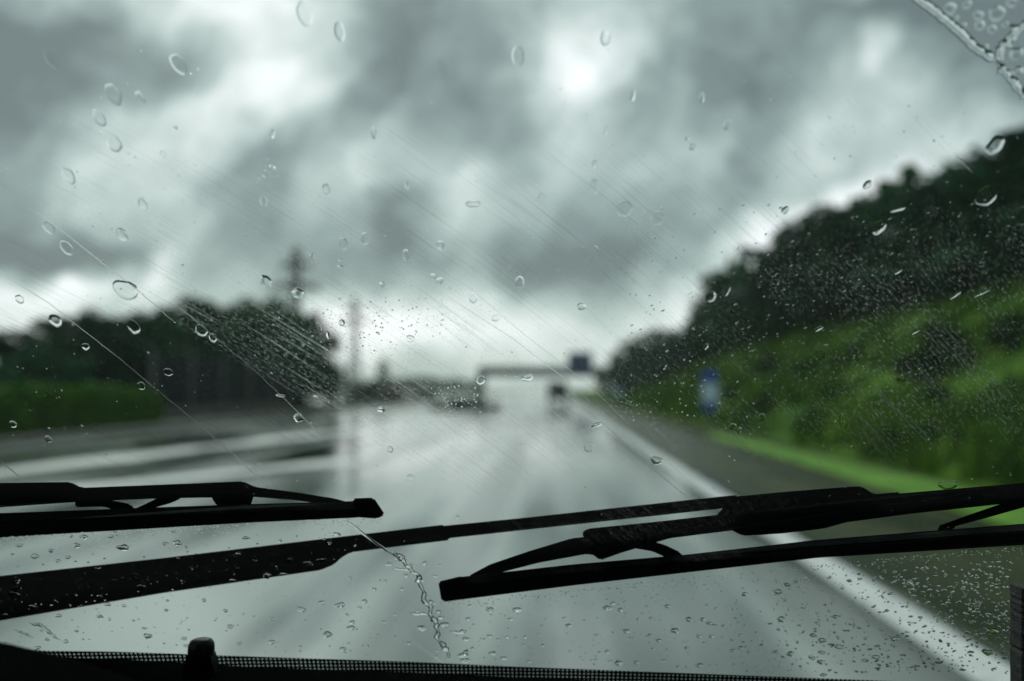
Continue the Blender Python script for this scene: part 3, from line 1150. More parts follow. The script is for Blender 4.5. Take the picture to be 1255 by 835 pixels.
FT = [(-500, 793), (0, 797), (150, 799), (314, 805), (500, 811), (628, 817), (940, 829), (1255, 841), (1700, 858)]
FB = [(-500, 798), (0, 804), (150, 808), (314, 818), (500, 824), (628, 830), (850, 839), (1255, 856), (1700, 878)]
bm = bmesh.new()
prev = None
for px in range(-420, 1700, 20):
    cur = [bm.verts.new(gpt(px, interp(FT, px) + (interp(FB, px) + 14 - interp(FT, px)) * f, -.0085)) for f in (0, .25, .5, .75, 1)]
    if prev:
        for i in range(4):
            bm.faces.new((prev[i], cur[i], cur[i + 1], prev[i + 1]))
    prev = cur
cobj('frit_band', bm, M['frit'], pane)

# dashboard: rolled top running back from the glass, falling towards the cabin
bm = bmesh.new()
prev = None
for px in range(-420, 1720, 20):
    b0 = gpt(px, interp(FB, px), -.011)
    prof = [(.0, -.035), (0, 0), (-.012, .003), (-.04, .001), (-.10, -.010), (-.2, -.03), (-.30, -.065), (-.36, -.13), (-.38, -.24), (-.37, -.5), (.03, -.5)]
    cur = [bm.verts.new(b0 + Vector((0, y, z))) for y, z in prof]
    if prev:
        for i in range(len(prof)):
            j = (i + 1) % len(prof)
            bm.faces.new((prev[i], cur[i], cur[j], prev[j]))
    else:
        bm.faces.new(cur[::-1])
    prev = cur
bm.faces.new(prev)
dash = cobj('dashboard', bm, M['dash'], smooth=True)

# instrument hood, lower left
bm = bmesh.new()
rings = []
for y, k in ((.40, .97), (.43, 1.0), (.50, 1.0), (.515, .985), (.52, .95)):
    ring = []
    for i in range(33):
        a = math.pi * i / 32
        ring.append(bm.verts.new((-.42 + .35 * k * math.cos(a), y, .966 + .1645 * k * math.sin(a))))
    rings.append(ring)
for q, w in zip(rings, rings[1:]):
    for i in range(32):
        bm.faces.new((q[i], q[i + 1], w[i + 1], w[i]))
bm.faces.new(rings[0])
bm.faces.new(rings[-1][::-1])
cobj('instrument_hood', bm, M['weave'], dash, True)

# little sensor dome on the dash edge
bm = bmesh.new()
pA, pB = at(225, 812, .715), at(268, 812, .715)
cxm = (pA + pB) / 2
w = (pB - pA).length
ztop = at(247, 783, .715).z
zb = at(247, 804, .715).z
h = ztop - zb
hw = w * .36
for rr, z in ((1, 0),):
    pass
ringsd = []
for (k, z) in ((1.0, -.02), (1.0, h * .45), (.96, h * .7), (.82, h * .9), (.55, h * .985), (.2, h)):
    ringsd.append([bm.verts.new((cxm.x + hw * k * math.cos(a * math.pi / 12) * (1 if abs(math.cos(a * math.pi / 12)) < .8 else 1), cxm.y + .011 * k * math.sin(a * math.pi / 12), zb + z)) for a in range(24)])
for q, w_ in zip(ringsd, ringsd[1:]):
    for i in range(24):
        bm.faces.new((q[i], q[(i + 1) % 24], w_[(i + 1) % 24], w_[i]))
bm.faces.new(ringsd[-1])
bm.faces.new(ringsd[0][::-1])
cobj('sensor_dome', bm, M['black_paint'], dash, True)
bm = bmesh.new()
za, zc = at(247, 803, .705).z, at(247, 832, .705).z
vs = [(-.5, zc), (.5, zc), (.34, za), (-.34, za)]
f0 = [bm.verts.new((cxm.x + a * w * .95, .708, z)) for a, z in vs]
f1 = [bm.verts.new((cxm.x + a * w * .95, .722, z)) for a, z in vs]
bm.faces.new(f0)
bm.faces.new(f1[::-1])
for i in range(4):
    bm.faces.new((f0[i], f1[i], f1[(i + 1) % 4], f0[(i + 1) % 4]))
bmesh.ops.recalc_face_normals(bm, faces=bm.faces[:])
bevel(bm, .0015, 2)
cobj('sensor_base', bm, M['black_paint'], dash)

# cabin shell: keeps the interior dark, unseen from the seat
for (nm, x0, x1, y0, y1, z0_, z1_, mm) in (('roof', XL - .04, XR + .04, -1.6, gy(0, ZT) + .01, ZT + .004, ZT + .05, 'lining'), ('rear_panel', XL - .04, XR + .04, -1.66, -1.602, .4, 1.5, 'lining'), ('floor_pan', XL - .04, XR + .04, -1.6, .7, .36, .4, 'lining'),
                                          ('door', XL - .09, XL - .045, -1.6, .74, .4, 1.0, 'lining'), ('door', XR + .045, XR + .09, -1.6, .74, .4, 1.0, 'lining')):
    bm = bmesh.new()
    box(bm, x0, x1, y0, y1, z0_, z1_)
    bevel(bm, .012, 2)
    cobj(nm, bm, M[mm])
for x in (XL - .02, XR + .02):
    bm = bmesh.new()
    tube(bm, [(x, gy(x, z) - .01, z) for z in span(ZB - .05, ZT + .02, 6)], .035, 10)
    cobj('windscreen_pillar', bm, M['lining'], smooth=True)
bm = bmesh.new()
sheet(bm, span(XL - .08, XR + .08, 12), span(0, 1, 8), lambda x, y: 0)
for v_ in bm.verts:
    u, s_ = (v_.co.x - .1) / .84, v_.co.y
    v_.co = Vector((v_.co.x, .80 + s_ * .95 - .07 * u * u * (1 + s_), .905 - .20 * s_ ** 1.6 - .05 * u * u))
geom = bmesh.ops.extrude_face_region(bm, geom=bm.faces[:])
bmesh.ops.translate(bm, verts=[e for e in geom['geom'] if isinstance(e, bmesh.types.BMVert)], vec=(0, 0, -.05))
bmesh.ops.recalc_face_normals(bm, faces=bm.faces[:])
cobj('bonnet', bm, M['body'], smooth=True)


# ------------------------------------------------------------------ wipers
def poly(bm, pts, off, depth, bev=.0012):
    """solid outline lying off the glass: real thickness, pointing away from the cabin"""
    ps = [gpt(px, py, off) for px, py in pts]
    c = sum(ps, Vector()) / len(ps)
    d = (c - CAM).normalized() * depth
    b2 = bmesh.new()
    f0 = [b2.verts.new(p) for p in ps]
    f1 = [b2.verts.new(p + d) for p in ps]
    b2.faces.new(f0)
    b2.faces.new(f1[::-1])
    n = len(ps)
    for i in range(n):
        b2.faces.new((f0[i], f1[i], f1[(i + 1) % n], f0[(i + 1) % n]))
    bmesh.ops.recalc_face_normals(b2, faces=b2.faces[:])
    if bev:
        ed = [e for e in b2.edges if len(e.link_faces) == 2]
        bmesh.ops.bevel(b2, geom=ed, offset=bev, segments=2, affect='EDGES', clamp_overlap=True)
    me = bpy.data.meshes.new('tmp')
    b2.to_mesh(me)
    b2.free()
    bm.from_mesh(me)
    bpy.data.meshes.remove(me)


def wpart(name, polys, m, parent):
    bm = bmesh.new()
    for pts, off, depth in polys:
        poly(bm, pts, off, depth)
    return cobj(name, bm, m, parent)


def wiper(label):
    o = bpy.data.objects.new('wiper', None)
    link(o, car)
    o['label'] = label
    return o


w1 = wiper('driver-side wiper with bracket blade')
wpart('rubber_blade', [([(-160, 650), (0, 639), (300, 628), (466, 623), (471, 633), (300, 641), (0, 659), (-160, 674)], .002, .004)], M['rubber'], w1)
wpart('spring_rail', [([(-160, 640), (0, 629), (300, 618), (420, 615), (455, 613), (466, 624), (300, 631), (0, 643), (-160, 653)], .007, .005)], M['spring'], w1)
wpart('bridge', [([(-160, 598), (0, 592), (86, 591), (100, 598), (200, 594), (298, 590), (313, 597), (360, 603), (410, 611), (432, 617), (410, 620), (360, 613), (310, 609), (200, 611), (98, 615), (0, 622), (-160, 630)], .013, .006)], M['black_paint'], w1)
wpart('claw', [([(92, 610), (130, 612), (160, 618), (168, 628), (150, 630), (128, 621), (92, 622)], .010, .004)], M['black_paint'], w1)
wpart('claw', [([(196, 609), (225, 609), (212, 616), (170, 628), (158, 627), (178, 618)], .010, .004)], M['black_paint'], w1)
wpart('claw', [([(258, 605), (312, 605), (306, 624), (272, 624), (262, 616)], .010, .004)], M['black_paint'], w1)
wpart('end_cap', [([(432, 611), (458, 610), (472, 631), (462, 636), (438, 634)], .0015, .011)], M['black_paint'], w1)

w2 = wiper('passenger-side wiper with long arm from the left')
wpart('arm', [([(-170, 728), (0, 706), (200, 684), (400, 660), (545, 643), (551, 650), (552, 662), (430, 677), (418, 684), (410, 692), (393, 699), (200, 727), (0, 761), (-170, 790)], .030, .014)], M['black_paint'], w2)
wpart('rod', [([(540, 645), (640, 635), (760, 622), (880, 609), (905, 607), (905, 620), (880, 624), (760, 637), (640, 650), (540, 661)], .034, .007)], M['black_paint'], w2)
wpart('blade_clip', [([(876, 634), (898, 609), (960, 603), (1036, 597), (1056, 596), (1071, 606), (1103, 603), (1112, 614), (1108, 628), (1060, 634), (1010, 648), (960, 654), (910, 657), (896, 650)], .016, .016)], M['black_paint'], w2)
wpart('bridge', [([(712, 653), (720, 648), (800, 640), (890, 630), (960, 620), (1090, 606), (1255, 592), (1420, 580), (1420, 604), (1255, 615), (1115, 630), (1040, 640), (960, 646), (900, 650), (820, 660), (760, 678), (735, 687), (726, 680)], .013, .006)], M['black_paint'], w2)
wpart('claw', [([(574, 706), (600, 692), (650, 675), (700, 660), (745, 655), (765, 662), (742, 684), (720, 679), (660, 690), (610, 703), (580, 712)], .010, .004)], M['black_paint'], w2)
wpart('claw', [([(748, 655), (775, 656), (815, 668), (834, 677), (840, 687), (826, 688), (800, 676), (765, 670), (745, 676)], .0095, .004)], M['black_paint'], w2)
wpart('claw', [([(1330, 596), (1255, 622), (1205, 636), (1168, 646), (1166, 660), (1150, 661), (1149, 645), (1185, 632), (1255, 608), (1330, 588)], .010, .004)], M['black_paint'], w2)
wpart('spring_rail', [([(566, 707), (700, 692), (840, 680), (1000, 662), (1150, 650), (1255, 642), (1420, 630), (1420, 641), (1255, 654), (1000, 674), (840, 691), (700, 706), (568, 722)], .006, .005)], M['spring'], w2)
wpart('rubber_blade', [([(538, 722), (560, 718), (700, 701), (840, 686), (1000, 670), (1255, 650), (1420, 638), (1420, 656), (1255, 668), (1000, 684), (840, 702), (700, 718), (542, 738)], .002, .0035)], M['rubber'], w2)
wpart('end_cap', [([(537, 713), (566, 706), (574, 709), (580, 716), (576, 731), (541, 737)], .0018, .010)], M['black_paint'], w2)

# ribbed case standing on the dash, right edge
bm = bmesh.new()
pl, pr = at(1250, 840, .67), at(1310, 840, .67)
zt, zb = at(1246, 722, .67).z, 1.25 - .67 * 470 / 1204
rows = []
n = 60
for i in range(n + 1):
    f = i / n
    z = zb + (zt - zb) * f
    lean = .0035 * f
    dd = .0016 * noise.noise((i * .55, 3, 0)) + .0008 * noise.noise((i * 1.7, 8, 0))
    x0 = pl.x + lean + dd * .6
    rows.append([(x0, .672, z), (x0 + .002, .668 - dd, z), (x0 + .018, .666 - dd, z), (pr.x, .667 - dd, z), (pr.x + .01, .672, z), (pr.x + .01, .688, z), (x0, .688, z)])
vr = [[bm.verts.new(p) for p in r_] for r_ in rows]
for q, w_ in zip(vr, vr[1:]):
    for i in range(7):
        bm.faces.new((q[i], q[(i + 1) % 7], w_[(i + 1) % 7], w_[i]))
bm.faces.new(vr[0][::-1])
bm.faces.new(vr[-1])
M['ribbed'] = mat('ribbed_fabric', (.008, .011, .011), (.03, .035, .034), 120, .7, .0006, 500, stretch=(.4, 1, 2))
tag(obj('ribbed_case', bm, M['ribbed'], None), 'dark ribbed case standing upright on the dashboard beside the windscreen', 'case')


# ------------------------------------------------------------------ rain on the glass
def frame(p):
    n = gnormal(p)
    u = Vector((1, 0, 0))
    u = (u - n * u.dot(n)).normalized()
    v_ = n.cross(u)
    if v_.z < 0:
        v_ = -v_
    return u, v_, n


def drop_mesh(bm, rx, ry, tilt, H, power, seed, seg=28, rings=9, shape='round', at0=Vector((0, 0, 0)), ax=None, wob=.06):
    """closed lens of water, flat side on z=0 (or on the glass frame given in ax)"""
    ct, st = math.cos(tilt), math.sin(tilt)

    def P(r_, a, h):
        k = 1 + wob * noise.noise((math.cos(a) * 1.3 + seed * 3.7, math.sin(a) * 1.3, seed)) * 2
        x, y = math.cos(a) * rx * r_ * k, math.sin(a) * ry * r_ * k
        if shape == 'tear':
            # pointed at upper left, round at lower right
            s = max(0, math.cos(a - R(142)))
            e = 1 + .55 * s ** 6
            x, y = x * e, y * e
        x, y = x * ct - y * st, x * st + y * ct
        q = Vector((x, y, h))
        if ax:
            q = ax[0] * q.x + ax[1] * q.y + ax[2] * q.z
        return at0 + q
    rr = [1 - (1 - i / (rings)) ** 1.0 for i in range(rings + 1)]
    rr = [1 - (i / rings) ** 1.7 for i in range(rings)]   # dense near the rim
    loops = []
    for r_ in rr:
        h = H * (1 - r_ ** power)
        loops.append([bm.verts.new(P(r_, k * 2 * math.pi / seg, h)) for k in range(seg)])
    top = bm.verts.new(P(0, 0, H))
    bot = bm.verts.new(P(0, 0, 0))
    for q, w_ in zip(loops, loops[1:]):
        for k in range(seg):
            bm.faces.new((q[k], q[(k + 1) % seg], w_[(k + 1) % seg], w_[k]))
    for k in range(seg):
        bm.faces.new((loops[-1][k], loops[-1][(k + 1) % seg], top))
        bm.faces.new((loops[0][(k + 1) % seg], loops[0][k], bot))
        bm.edges.get((loops[0][k], loops[0][(k + 1) % seg])).smooth = False


DSEED = 0


def raindrop(px, py, rx, ry, tilt, label, group, rim=.55, power=6, shape='round', wob=.06, name='raindrop'):
    """rim = slope at the drop's rim"""
    global DSEED
    DSEED += 1
    p = gpt(px, py, .0002)
    u, v_, n = frame(p)
    mpp = (p - CAM).length / F
    a, b = rx * mpp, ry * mpp * 1.12
    H = rim * min(a, b) / power
    bm = bmesh.new()
    drop_mesh(bm, a, b, R(tilt), H, power, DSEED * .37, 44 if rx > 4 else 20, 12 if rx > 4 else 7, shape, wob=wob)
    o = obj(name, bm, M['water'], None, True)
    o.matrix_world = Matrix.Translation(p) @ Matrix((u, v_, n)).transposed().to_4x4()
    tag(o, label, 'raindrop', group)
    return o


G1 = 'single drops on the wiped glass'
big = [  # px py rx ry tilt rim power shape  where
    (63, 73, 6, 9, 20, .35, 5, 'round', 'slim oval raindrop in front of the dark cloud at the glass top left'),
    (219, 79, 8, 11, 25, .5, 6, 'round', 'tall oval raindrop in front of the pale cloud, upper left glass'),
    (139, 116, 8, 11, 15, .4, 6, 'round', 'ring-like oval raindrop above three more in upper left glass'),
    (172, 119, 4, 7, 30, .4, 4, 'round', 'narrow broken raindrop right of the ring-like oval one'),
    (122, 145, 6, 9, 20, .4, 6, 'round', 'faint oval raindrop below the ring-like oval one'),
    (139, 175, 8, 10, 25, .6, 6, 'round', 'raindrop with a strong dark top rim, lowest of the upper left ovals'),
    (374, 17, 9, 13, 10, .4, 6, 'round', 'large oval raindrop by the glass top over the white cloud'),
    (416, 39, 6, 10, 5, .45, 5, 'round', 'upright oval raindrop on the edge of the white cloud'),
    (541, 86, 6, 11, 5, .3, 5, 'round', 'faint tall raindrop over plain grey cloud'),
    (635, 69, 7, 11, 0, .3, 6, 'round', 'faint ring raindrop left of the upright white cloud'),
    (742, 47, 6, 8, 0, .45, 4, 'round', 'raindrop over the upright white cloud at the glass top'),
    (776, 117, 3.2, 7, -8, .5, 3, 'round', 'thin upright raindrop below the upright white cloud'),
    (860, 120, 3.5, 6, 0, .5, 3, 'round', 'small upright raindrop over grey cloud left of two white spots'),
    (891, 153, 4, 6, -20, .5, 4, 'round', 'small raindrop trailing a faint tail over the grey cloud'),
    (849, 180, 5, 3.5, 10, .6, 3, 'round', 'flat little raindrop below its upper twin over grey cloud'),
    (842, 170, 3, 2, 10, .6, 2, 'round', 'tiny flat raindrop directly above a bigger flat one'),
    (458, 163, 3.5, 7, 0, .45, 3, 'round', 'bright upright sliver of water over teal cloud'),
    (334, 164, 3.2, 5, 0, .5, 3, 'round', 'small bright raindrop below the white cloud edge'),
    (84, 216, 6.5, 9, 20, .45, 6, 'round', 'oval raindrop over pale cloud above a long water streak'),
    (60, 279, 6, 8, 25, .5, 6, 'round', 'ring raindrop touching the left end of a long water streak'),
    (82, 304, 6.5, 8.5, 20, .5, 6, 'round', 'ring raindrop in front of the dark cloud bar'),
    (175, 250, 5, 6.5, 15, .55, 4, 'round', 'raindrop split in two lobes, higher of a pair'),
    (150, 288, 5.5, 7.5, 25, .6, 4, 'round', 'raindrop with hooked highlight, lower of a pair'),
    (156, 357, 12, 10.5, 0, .55, 8, 'tear', 'large pointed teardrop raindrop above the left trees'),
    (24, 367, 4.5, 5, 15, .45, 5, 'round', 'small faint raindrop over the bright cloud at far left'),
    (68, 393, 6.5, 7.5, 20, .65, 6, 'round', 'crisp ring raindrop at the edge of the left-most trees'),
    (164, 401, 7, 8, 15, .7, 6, 'round', 'crisp ring raindrop over the tree tops under the teardrop'),
    (247, 405, 7, 7, 15, .7, 5, 'round', 'bright-ringed raindrop on the dark trees left of the pylon'),
    (261, 414, 4.5, 5.5, 0, .7, 4, 'round', 'irregular raindrop just right of the bright-ringed one'),
    (400, 232, 5, 6.5, 10, .6, 4, 'round', 'raindrop with dark cap high above the tall pylon'),
    (323, 246, 4.5, 6.5, 0, .4, 4, 'round', 'faint raindrop beside a cluster of tiny drops'),
    (421, 299, 5.5, 7, 5, .5, 6, 'round', 'ring raindrop right of the tall pylon top, left of a pair'),
    (447, 293, 5.5, 7, -10, .5, 5, 'round', 'ring raindrop right of the tall pylon top, right of a pair'),
    (498, 313, 4.8, 6.8, 0, .55, 5, 'round', 'upright ring raindrop in front of dark cloud by a bright gap'),
    (499, 228, 3.2, 5, 0, .55, 4, 'round', 'small upright raindrop over the brightest cloud gap'),
    (540, 301, 5, 6, 0, .6, 4, 'round', 'raindrop with strong dark cap right of the bright cloud gap'),
    (382, 317, 3, 5, 0, .45, 4, 'round', 'faint slim raindrop right of the tall pylon shaft'),
    (326, 345, 6.5, 7.5, 15, .55, 4, 'round', 'wrinkled raindrop left of the tall pylon crossarm'),
    (365, 359, 7.5, 6.5, 10, .7, 4, 'round', 'raindrop with dark tails right over the tall pylon shaft'),
    (468, 349, 3.2, 4.2, 0, .55, 3, 'round', 'little raindrop with dark cap above the smaller pylon'),
    (531, 339, 3.5, 4.2, 0, .6, 4, 'round', 'left one of two touching raindrops below a cloud edge'),
    (539, 344, 4, 5, -15, .6, 4, 'round', 'right one of two touching raindrops below a cloud edge'),
    (580, 365, 5, 6.5, 0, .3, 6, 'round', 'faint ring raindrop over the pale horizon sky'),
    (607, 390, 5, 4, 20, .3, 5, 'round', 'faint half-ring raindrop over the pale sky above the gantry'),
    (503, 415, 5, 4.5, 0, .35, 5, 'round', 'faint round raindrop among spray over the pale horizon sky'),
    (419, 396, 3.8, 4.4, 0, .65, 4, 'round', 'crisp raindrop at the right end of the left trees'),
    (402, 411, 2, 4.5, 0, .6, 3, 'round', 'upright sliver of water on the last left tree'),
    (729, 229, 5.5, 8.5, 5, .4, 5, 'round', 'oval raindrop over mid sky left of a pair of round ones'),
    (765, 256, 10, 9, 0, .42, 8, 'round', 'larger of two round raindrops over the mid sky'),
    (806, 268, 8, 8.5, 0, .42, 8, 'round', 'smaller of two round raindrops over the mid sky'),
    (664, 245, 5.5, 8, 0, .25, 6, 'round', 'very faint oval raindrop over bright cloud in mid sky'),
    (637, 346, 5.6, 7, 0, .5, 6, 'round', 'ring raindrop with dark cap above the gantry beam'),
    (713, 376, 5.5, 4.5, 0, .5, 4, 'round', 'half-ring raindrop high above the gantry sign'),
    (872, 364, 5.5, 6.5, -20, .8, 5, 'round', 'bold ring raindrop at the left edge of the bank trees'),
    (892, 358, 1.8, 5.5, -22, .8, 2, 'round', 'thin bright dash of water right of the bold ring raindrop'),
    (1063, 227, 4.5, 5.5, -30, .5, 3, 'round', 'blurred raindrop above the bank trees, right of another'),
    (962, 258, 4, 5, -25, .5, 3, 'round', 'blurred raindrop above the bank trees, left of another'),
    (1220, 178, 8, 10, -28, .7, 5, 'round', 'thick oval ring of water at the tree tops on the right'),
    (1100, 257, 8.5, 2.2, 14, .8, 2, 'round', 'bright flat dash of water on the upper bank trees'),
    (1077, 279, 7, 8, -25, .7, 4, 'round', 'bright crescent raindrop on the bank trees'),
    (1209, 241, 10.5, 11, -30, .6, 6, 'round', 'big soft crescent raindrop on the right-hand bank trees'),
    (1101, 333, 5, 1.8, 40, .8, 2, 'round', 'short slanting dash of water low on the bank trees'),
    (1170, 362, 9, 2, 42, .8, 2, 'round', 'bright slanting dash of water on the bank grass, left of a longer one'),
    (1205, 358, 13, 1.8, 32, .7, 2, 'round', 'long faint slanting dash of water on the bank grass'),
    (1003, 403, 6, 2.4, 30, .7, 2, 'round', 'forked splash of water at the upper edge of the bank grass'),
    (1122, 406, 6, 2, 42, .8, 2, 'round', 'slanting dash of water on the bank grass below the others'),
    (1004, 435, 7, 6, 15, .35, 6, 'round', 'faint ring raindrop on the bank grass by a shrub'),
    (1104, 464, 5, 4, 20, .4, 4, 'round', 'faint hooked raindrop in the middle of the bank grass'),
    (1034, 516, 5, 9.5, 12, .45, 8, 'round', 'thin arc raindrop on the bank grass above the bright strip'),
    (1163, 595, 9, 5, 15, .5, 6, 'tear', 'teardrop outline at the right end of the bright grass strip'),
    (105, 425, 4.5, 4, 20, .6, 4, 'round', 'hooked raindrop on the left-most trees under a streak'),
    (206, 456, 5.5, 4.5, -20, .55, 5, 'round', 'thin arc raindrop in front of the noise barrier end'),
    (173, 473, 4.5, 4.5, 0, .6, 5, 'round', 'ring raindrop on the right end of the hedge'),
    (16, 520, 4, 4, 0, .6, 4, 'round', 'hooked raindrop below the left end of the hedge'),
    (59, 538, 3.8, 4, 0, .6, 5, 'round', 'small ring raindrop on the kerb at far left'),
    (366, 512, 6, 6, 0, .75, 4, 'round', 'round dark-filled raindrop at the foot of the left trees'),
    (467, 502, 4.5, 4.5, 0, .7, 2.5, 'round', 'round dark raindrop below the red car'),
    (589, 466, 6, 6, 0, .7, 6, 'round', 'bright ring raindrop on the gantry post'),
    (344, 485, 6, 2, -10, .8, 2, 'round', 'bright flat dash of water low on the left trees'),
    (388, 486, 4, 1.6, -20, .8, 2, 'round', 'short bright dash of water right of a longer one on the left trees'),
    (478, 551, 3.8, 4.2, 0, .55, 5, 'round', 'little ring raindrop on the wet road left of centre'),
    (503, 585, 4.5, 4, 0, .3, 5, 'round', 'faint half-ring raindrop on the wet road above the wiper'),
    (647, 463, 7, 4.5, 25, .6, 4, 'tear', 'ragged tailed raindrop under the gantry beam'),
    (731, 521, 6.5, 3, 28, .7, 3, 'round', 'ragged splash on the far part of the white edge line'),
    (722, 548, 6.5, 6.5, 0, .35, 7, 'round', 'flat round raindrop on the road left of the edge line'),
    (806, 565, 6.5, 5, 10, .7, 4, 'tear', 'heart-shaped raindrop on the white edge line'),
    (865, 425, 3, 4, -15, .7, 4, 'round', 'tiny crescent raindrop above the blue marker post'),
    (898, 523, 5, 4, 0, .45, 6, 'round', 'faint hooked raindrop right of the blue marker post'),
    (906, 527, 2.4, 4, -15, .6, 4, 'round', 'small hooked raindrop below right of the blue marker post'),
    (933, 512, 4.5, 5, -10, .45, 7, 'round', 'faint arc raindrop on the foot of the bank'),
    (215, 157, 3.2, 2, 20, .6, 2, 'round', 'tiny dark flat raindrop over the pale cloud band'),
    (200, 189, 3.6, 4, 0, .4, 5, 'round', 'faint tiny ring over pale cloud in upper left glass'),
    (729, 201, 3.4, 4, 0, .55, 3, 'round', 'small capped raindrop just above the mid-sky oval one'),
    (743, 159, 2, 6, -18, .45, 2, 'round', 'faint upright sliver of water over mid-grey cloud'),
    (580, 250, 10, 4, 0, .4, 3, 'round', 'wide smeared splash over the pale middle cloud'),
    (417, 319, 2.4, 1.8, 0, .7, 2, 'round', 'tiny black fleck of water, upper of two near the pylon'),
    (417, 327, 3.6, 2, -8, .7, 2, 'round', 'tiny black fleck of water, lower of two near the pylon'),
    (489, 683, 5.5, 5, 0, .7, 5, 'round', 'small round drop right beside the end of the ragged water trail'),
    (561, 634, 2.6, 2.6, 0, .6, 4, 'round', 'tiny ring drop just above the wiper rod'),
]
for (px, py, rx, ry, tl, rim, pw, shp, lab) in big:
    raindrop(px, py, rx, ry, tl, lab, None, rim * .8, pw + (1 if pw >= 5 else 0), shp, .075)

# unwiped corner at top right, big soft drops
for k, (px, py, rx, ry) in enumerate([(1164, 11, 7, 5.5), (1185, 6, 5, 4), (1199, 19, 5.5, 4.5), (1222, 17, 8, 7), (1201, 31, 5.5, 5), (1181, 32, 3.5, 3.5), (1216, 36, 5, 4), (1246, 66, 7, 6), (1248, 88, 6, 5), (1208, 58, 3, 3), (1240, 4, 6, 4), (1172, 22, 3, 2.6), (1232, 30, 3.2, 3)]):
    raindrop(px, py, rx, ry, 0, 'soft-edged drop on the unwiped glass corner above the bank trees', 'drops in the unwiped top corner', .38, 2.6, wob=.12)

# unwiped strip below the blades: many single drops
rnd = random.Random(77)
placed = []


def free_spot(x0, x1, y0, y1, dmin):
    for _ in range(200):
        px, py = rnd.uniform(x0, x1), rnd.uniform(y0, y1)
        if all((px - a) ** 2 + ((py - b) * 1.3) ** 2 > dmin ** 2 for a, b in placed):
            placed.append((px, py))
            return px, py
    return None


def below_edge(px, py):
    """under the wiper sweep, above the frit"""
    return py < interp(FT, px) - 3


n_low = 0
for (x0, x1, y0, y1, cnt, lab, grp) in (
        (0, 430, 650, 690, 22, 'small drop on the unwiped glass between the two wipers at left', 'drops between the wipers at left'),
        (0, 430, 640, 760, 26, 'small drop in front of the thick wiper arm', 'drops over the wiper arm'),
        (0, 430, 735, 800, 34, 'small drop below the thick wiper arm over wet road', 'drops below the wiper arm'),
        (420, 540, 690, 806, 24, 'small drop left of the ragged water trail below the wipers', 'drops left of the water trail'),
        (560, 900, 735, 822, 66, 'small drop under the right wiper blade over grey road', 'drops under the right blade'),
        (900, 1235, 700, 832, 56, 'small dark drop under the right blade near the white edge line', 'drops near the edge line')):
    for _ in range(cnt):
        s = free_spot(x0, x1, y0, y1, 9)
        if s is None:
            continue
        px, py = s
        if x0 == 0 and y1 == 760:
            # keep to the arm's own outline
            py = 684 + (200 - px) * .12 + rnd.uniform(2, 40)
        if not below_edge(px, py) or (px > 540 and py < 742 - (px - 540) * .075):
            continue
        r_ = rnd.choice((1.7, 2.0, 2.3, 2.6, 3.0, 3.4, 4.4))
        r_ *= .88
        raindrop(px, py, r_ * rnd.uniform(1.1, 1.7), r_ * rnd.uniform(.7, 1.0), rnd.uniform(-14, 10), lab, grp, rnd.uniform(.55, .95), rnd.choice((2, 2, 2.5, 3)), wob=.22)
        n_low += 1


# ragged ridges of water left where the blade stops
def ridge(name, label, pts, rad, hk, jit, cat='water trail', seed=1, group=None):
    rnd2 = random.Random(seed)
    P2 = []
    for (a, b), (c_, d_) in zip(pts, pts[1:]):
        L = math.hypot(c_ - a, d_ - b)
        k = max(1, int(L / 2.2))
        P2 += [(a + (c_ - a) * i / k, b + (d_ - b) * i / k) for i in range(k)]
    P2.append(pts[-1])
    bm = bmesh.new()
    prev = None
    N = len(P2)
    for i, (px, py) in enumerate(P2):
        px += jit * .8 * noise.noise((i * .23, seed, 0))
        py += jit * .8 * noise.noise((i * .23, seed, 5))
        p = gpt(px, py, .0002)
        q0 = gpt(*P2[max(0, i - 1)], .0002)
        q1 = gpt(*P2[min(N - 1, i + 1)], .0002)
        n_ = gnormal(p)
        t_ = (q1 - q0).normalized()
        s_ = n_.cross(t_).normalized()
        mpp = (p - CAM).length / F
        taper = min(1, i / 3, (N - 1 - i) / 3) * .9 + .1
        rr = rad * mpp * taper * (1 + jit * .2 * noise.noise((i * .35, seed, 9)) + (jit * .10 * noise.noise((i * .9, seed, 3)) if jit > 3 else 0))
        rr = max(rr, rad * mpp * .12)
        cur = [bm.verts.new(p + s_ * rr * math.cos(a * math.pi / 8) + n_ * rr * hk * math.sin(a * math.pi / 8)) for a in range(9)]
        if prev:
            for k in range(8):
                bm.faces.new((prev[k], prev[k + 1], cur[k + 1], cur[k]))
            bm.faces.new((prev[8], prev[0], cur[0], cur[8]))
            bm.edges.get((prev[8], cur[8])).smooth = False
            bm.edges.get((prev[0], cur[0])).smooth = False
        else:
            bm.faces.new(cur[::-1])
        prev = cur
    bm.faces.new(prev)
    bmesh.ops.recalc_face_normals(bm, faces=bm.faces[:])
    return tag(obj(name, bm, M['water'], None, True), label, cat, group)


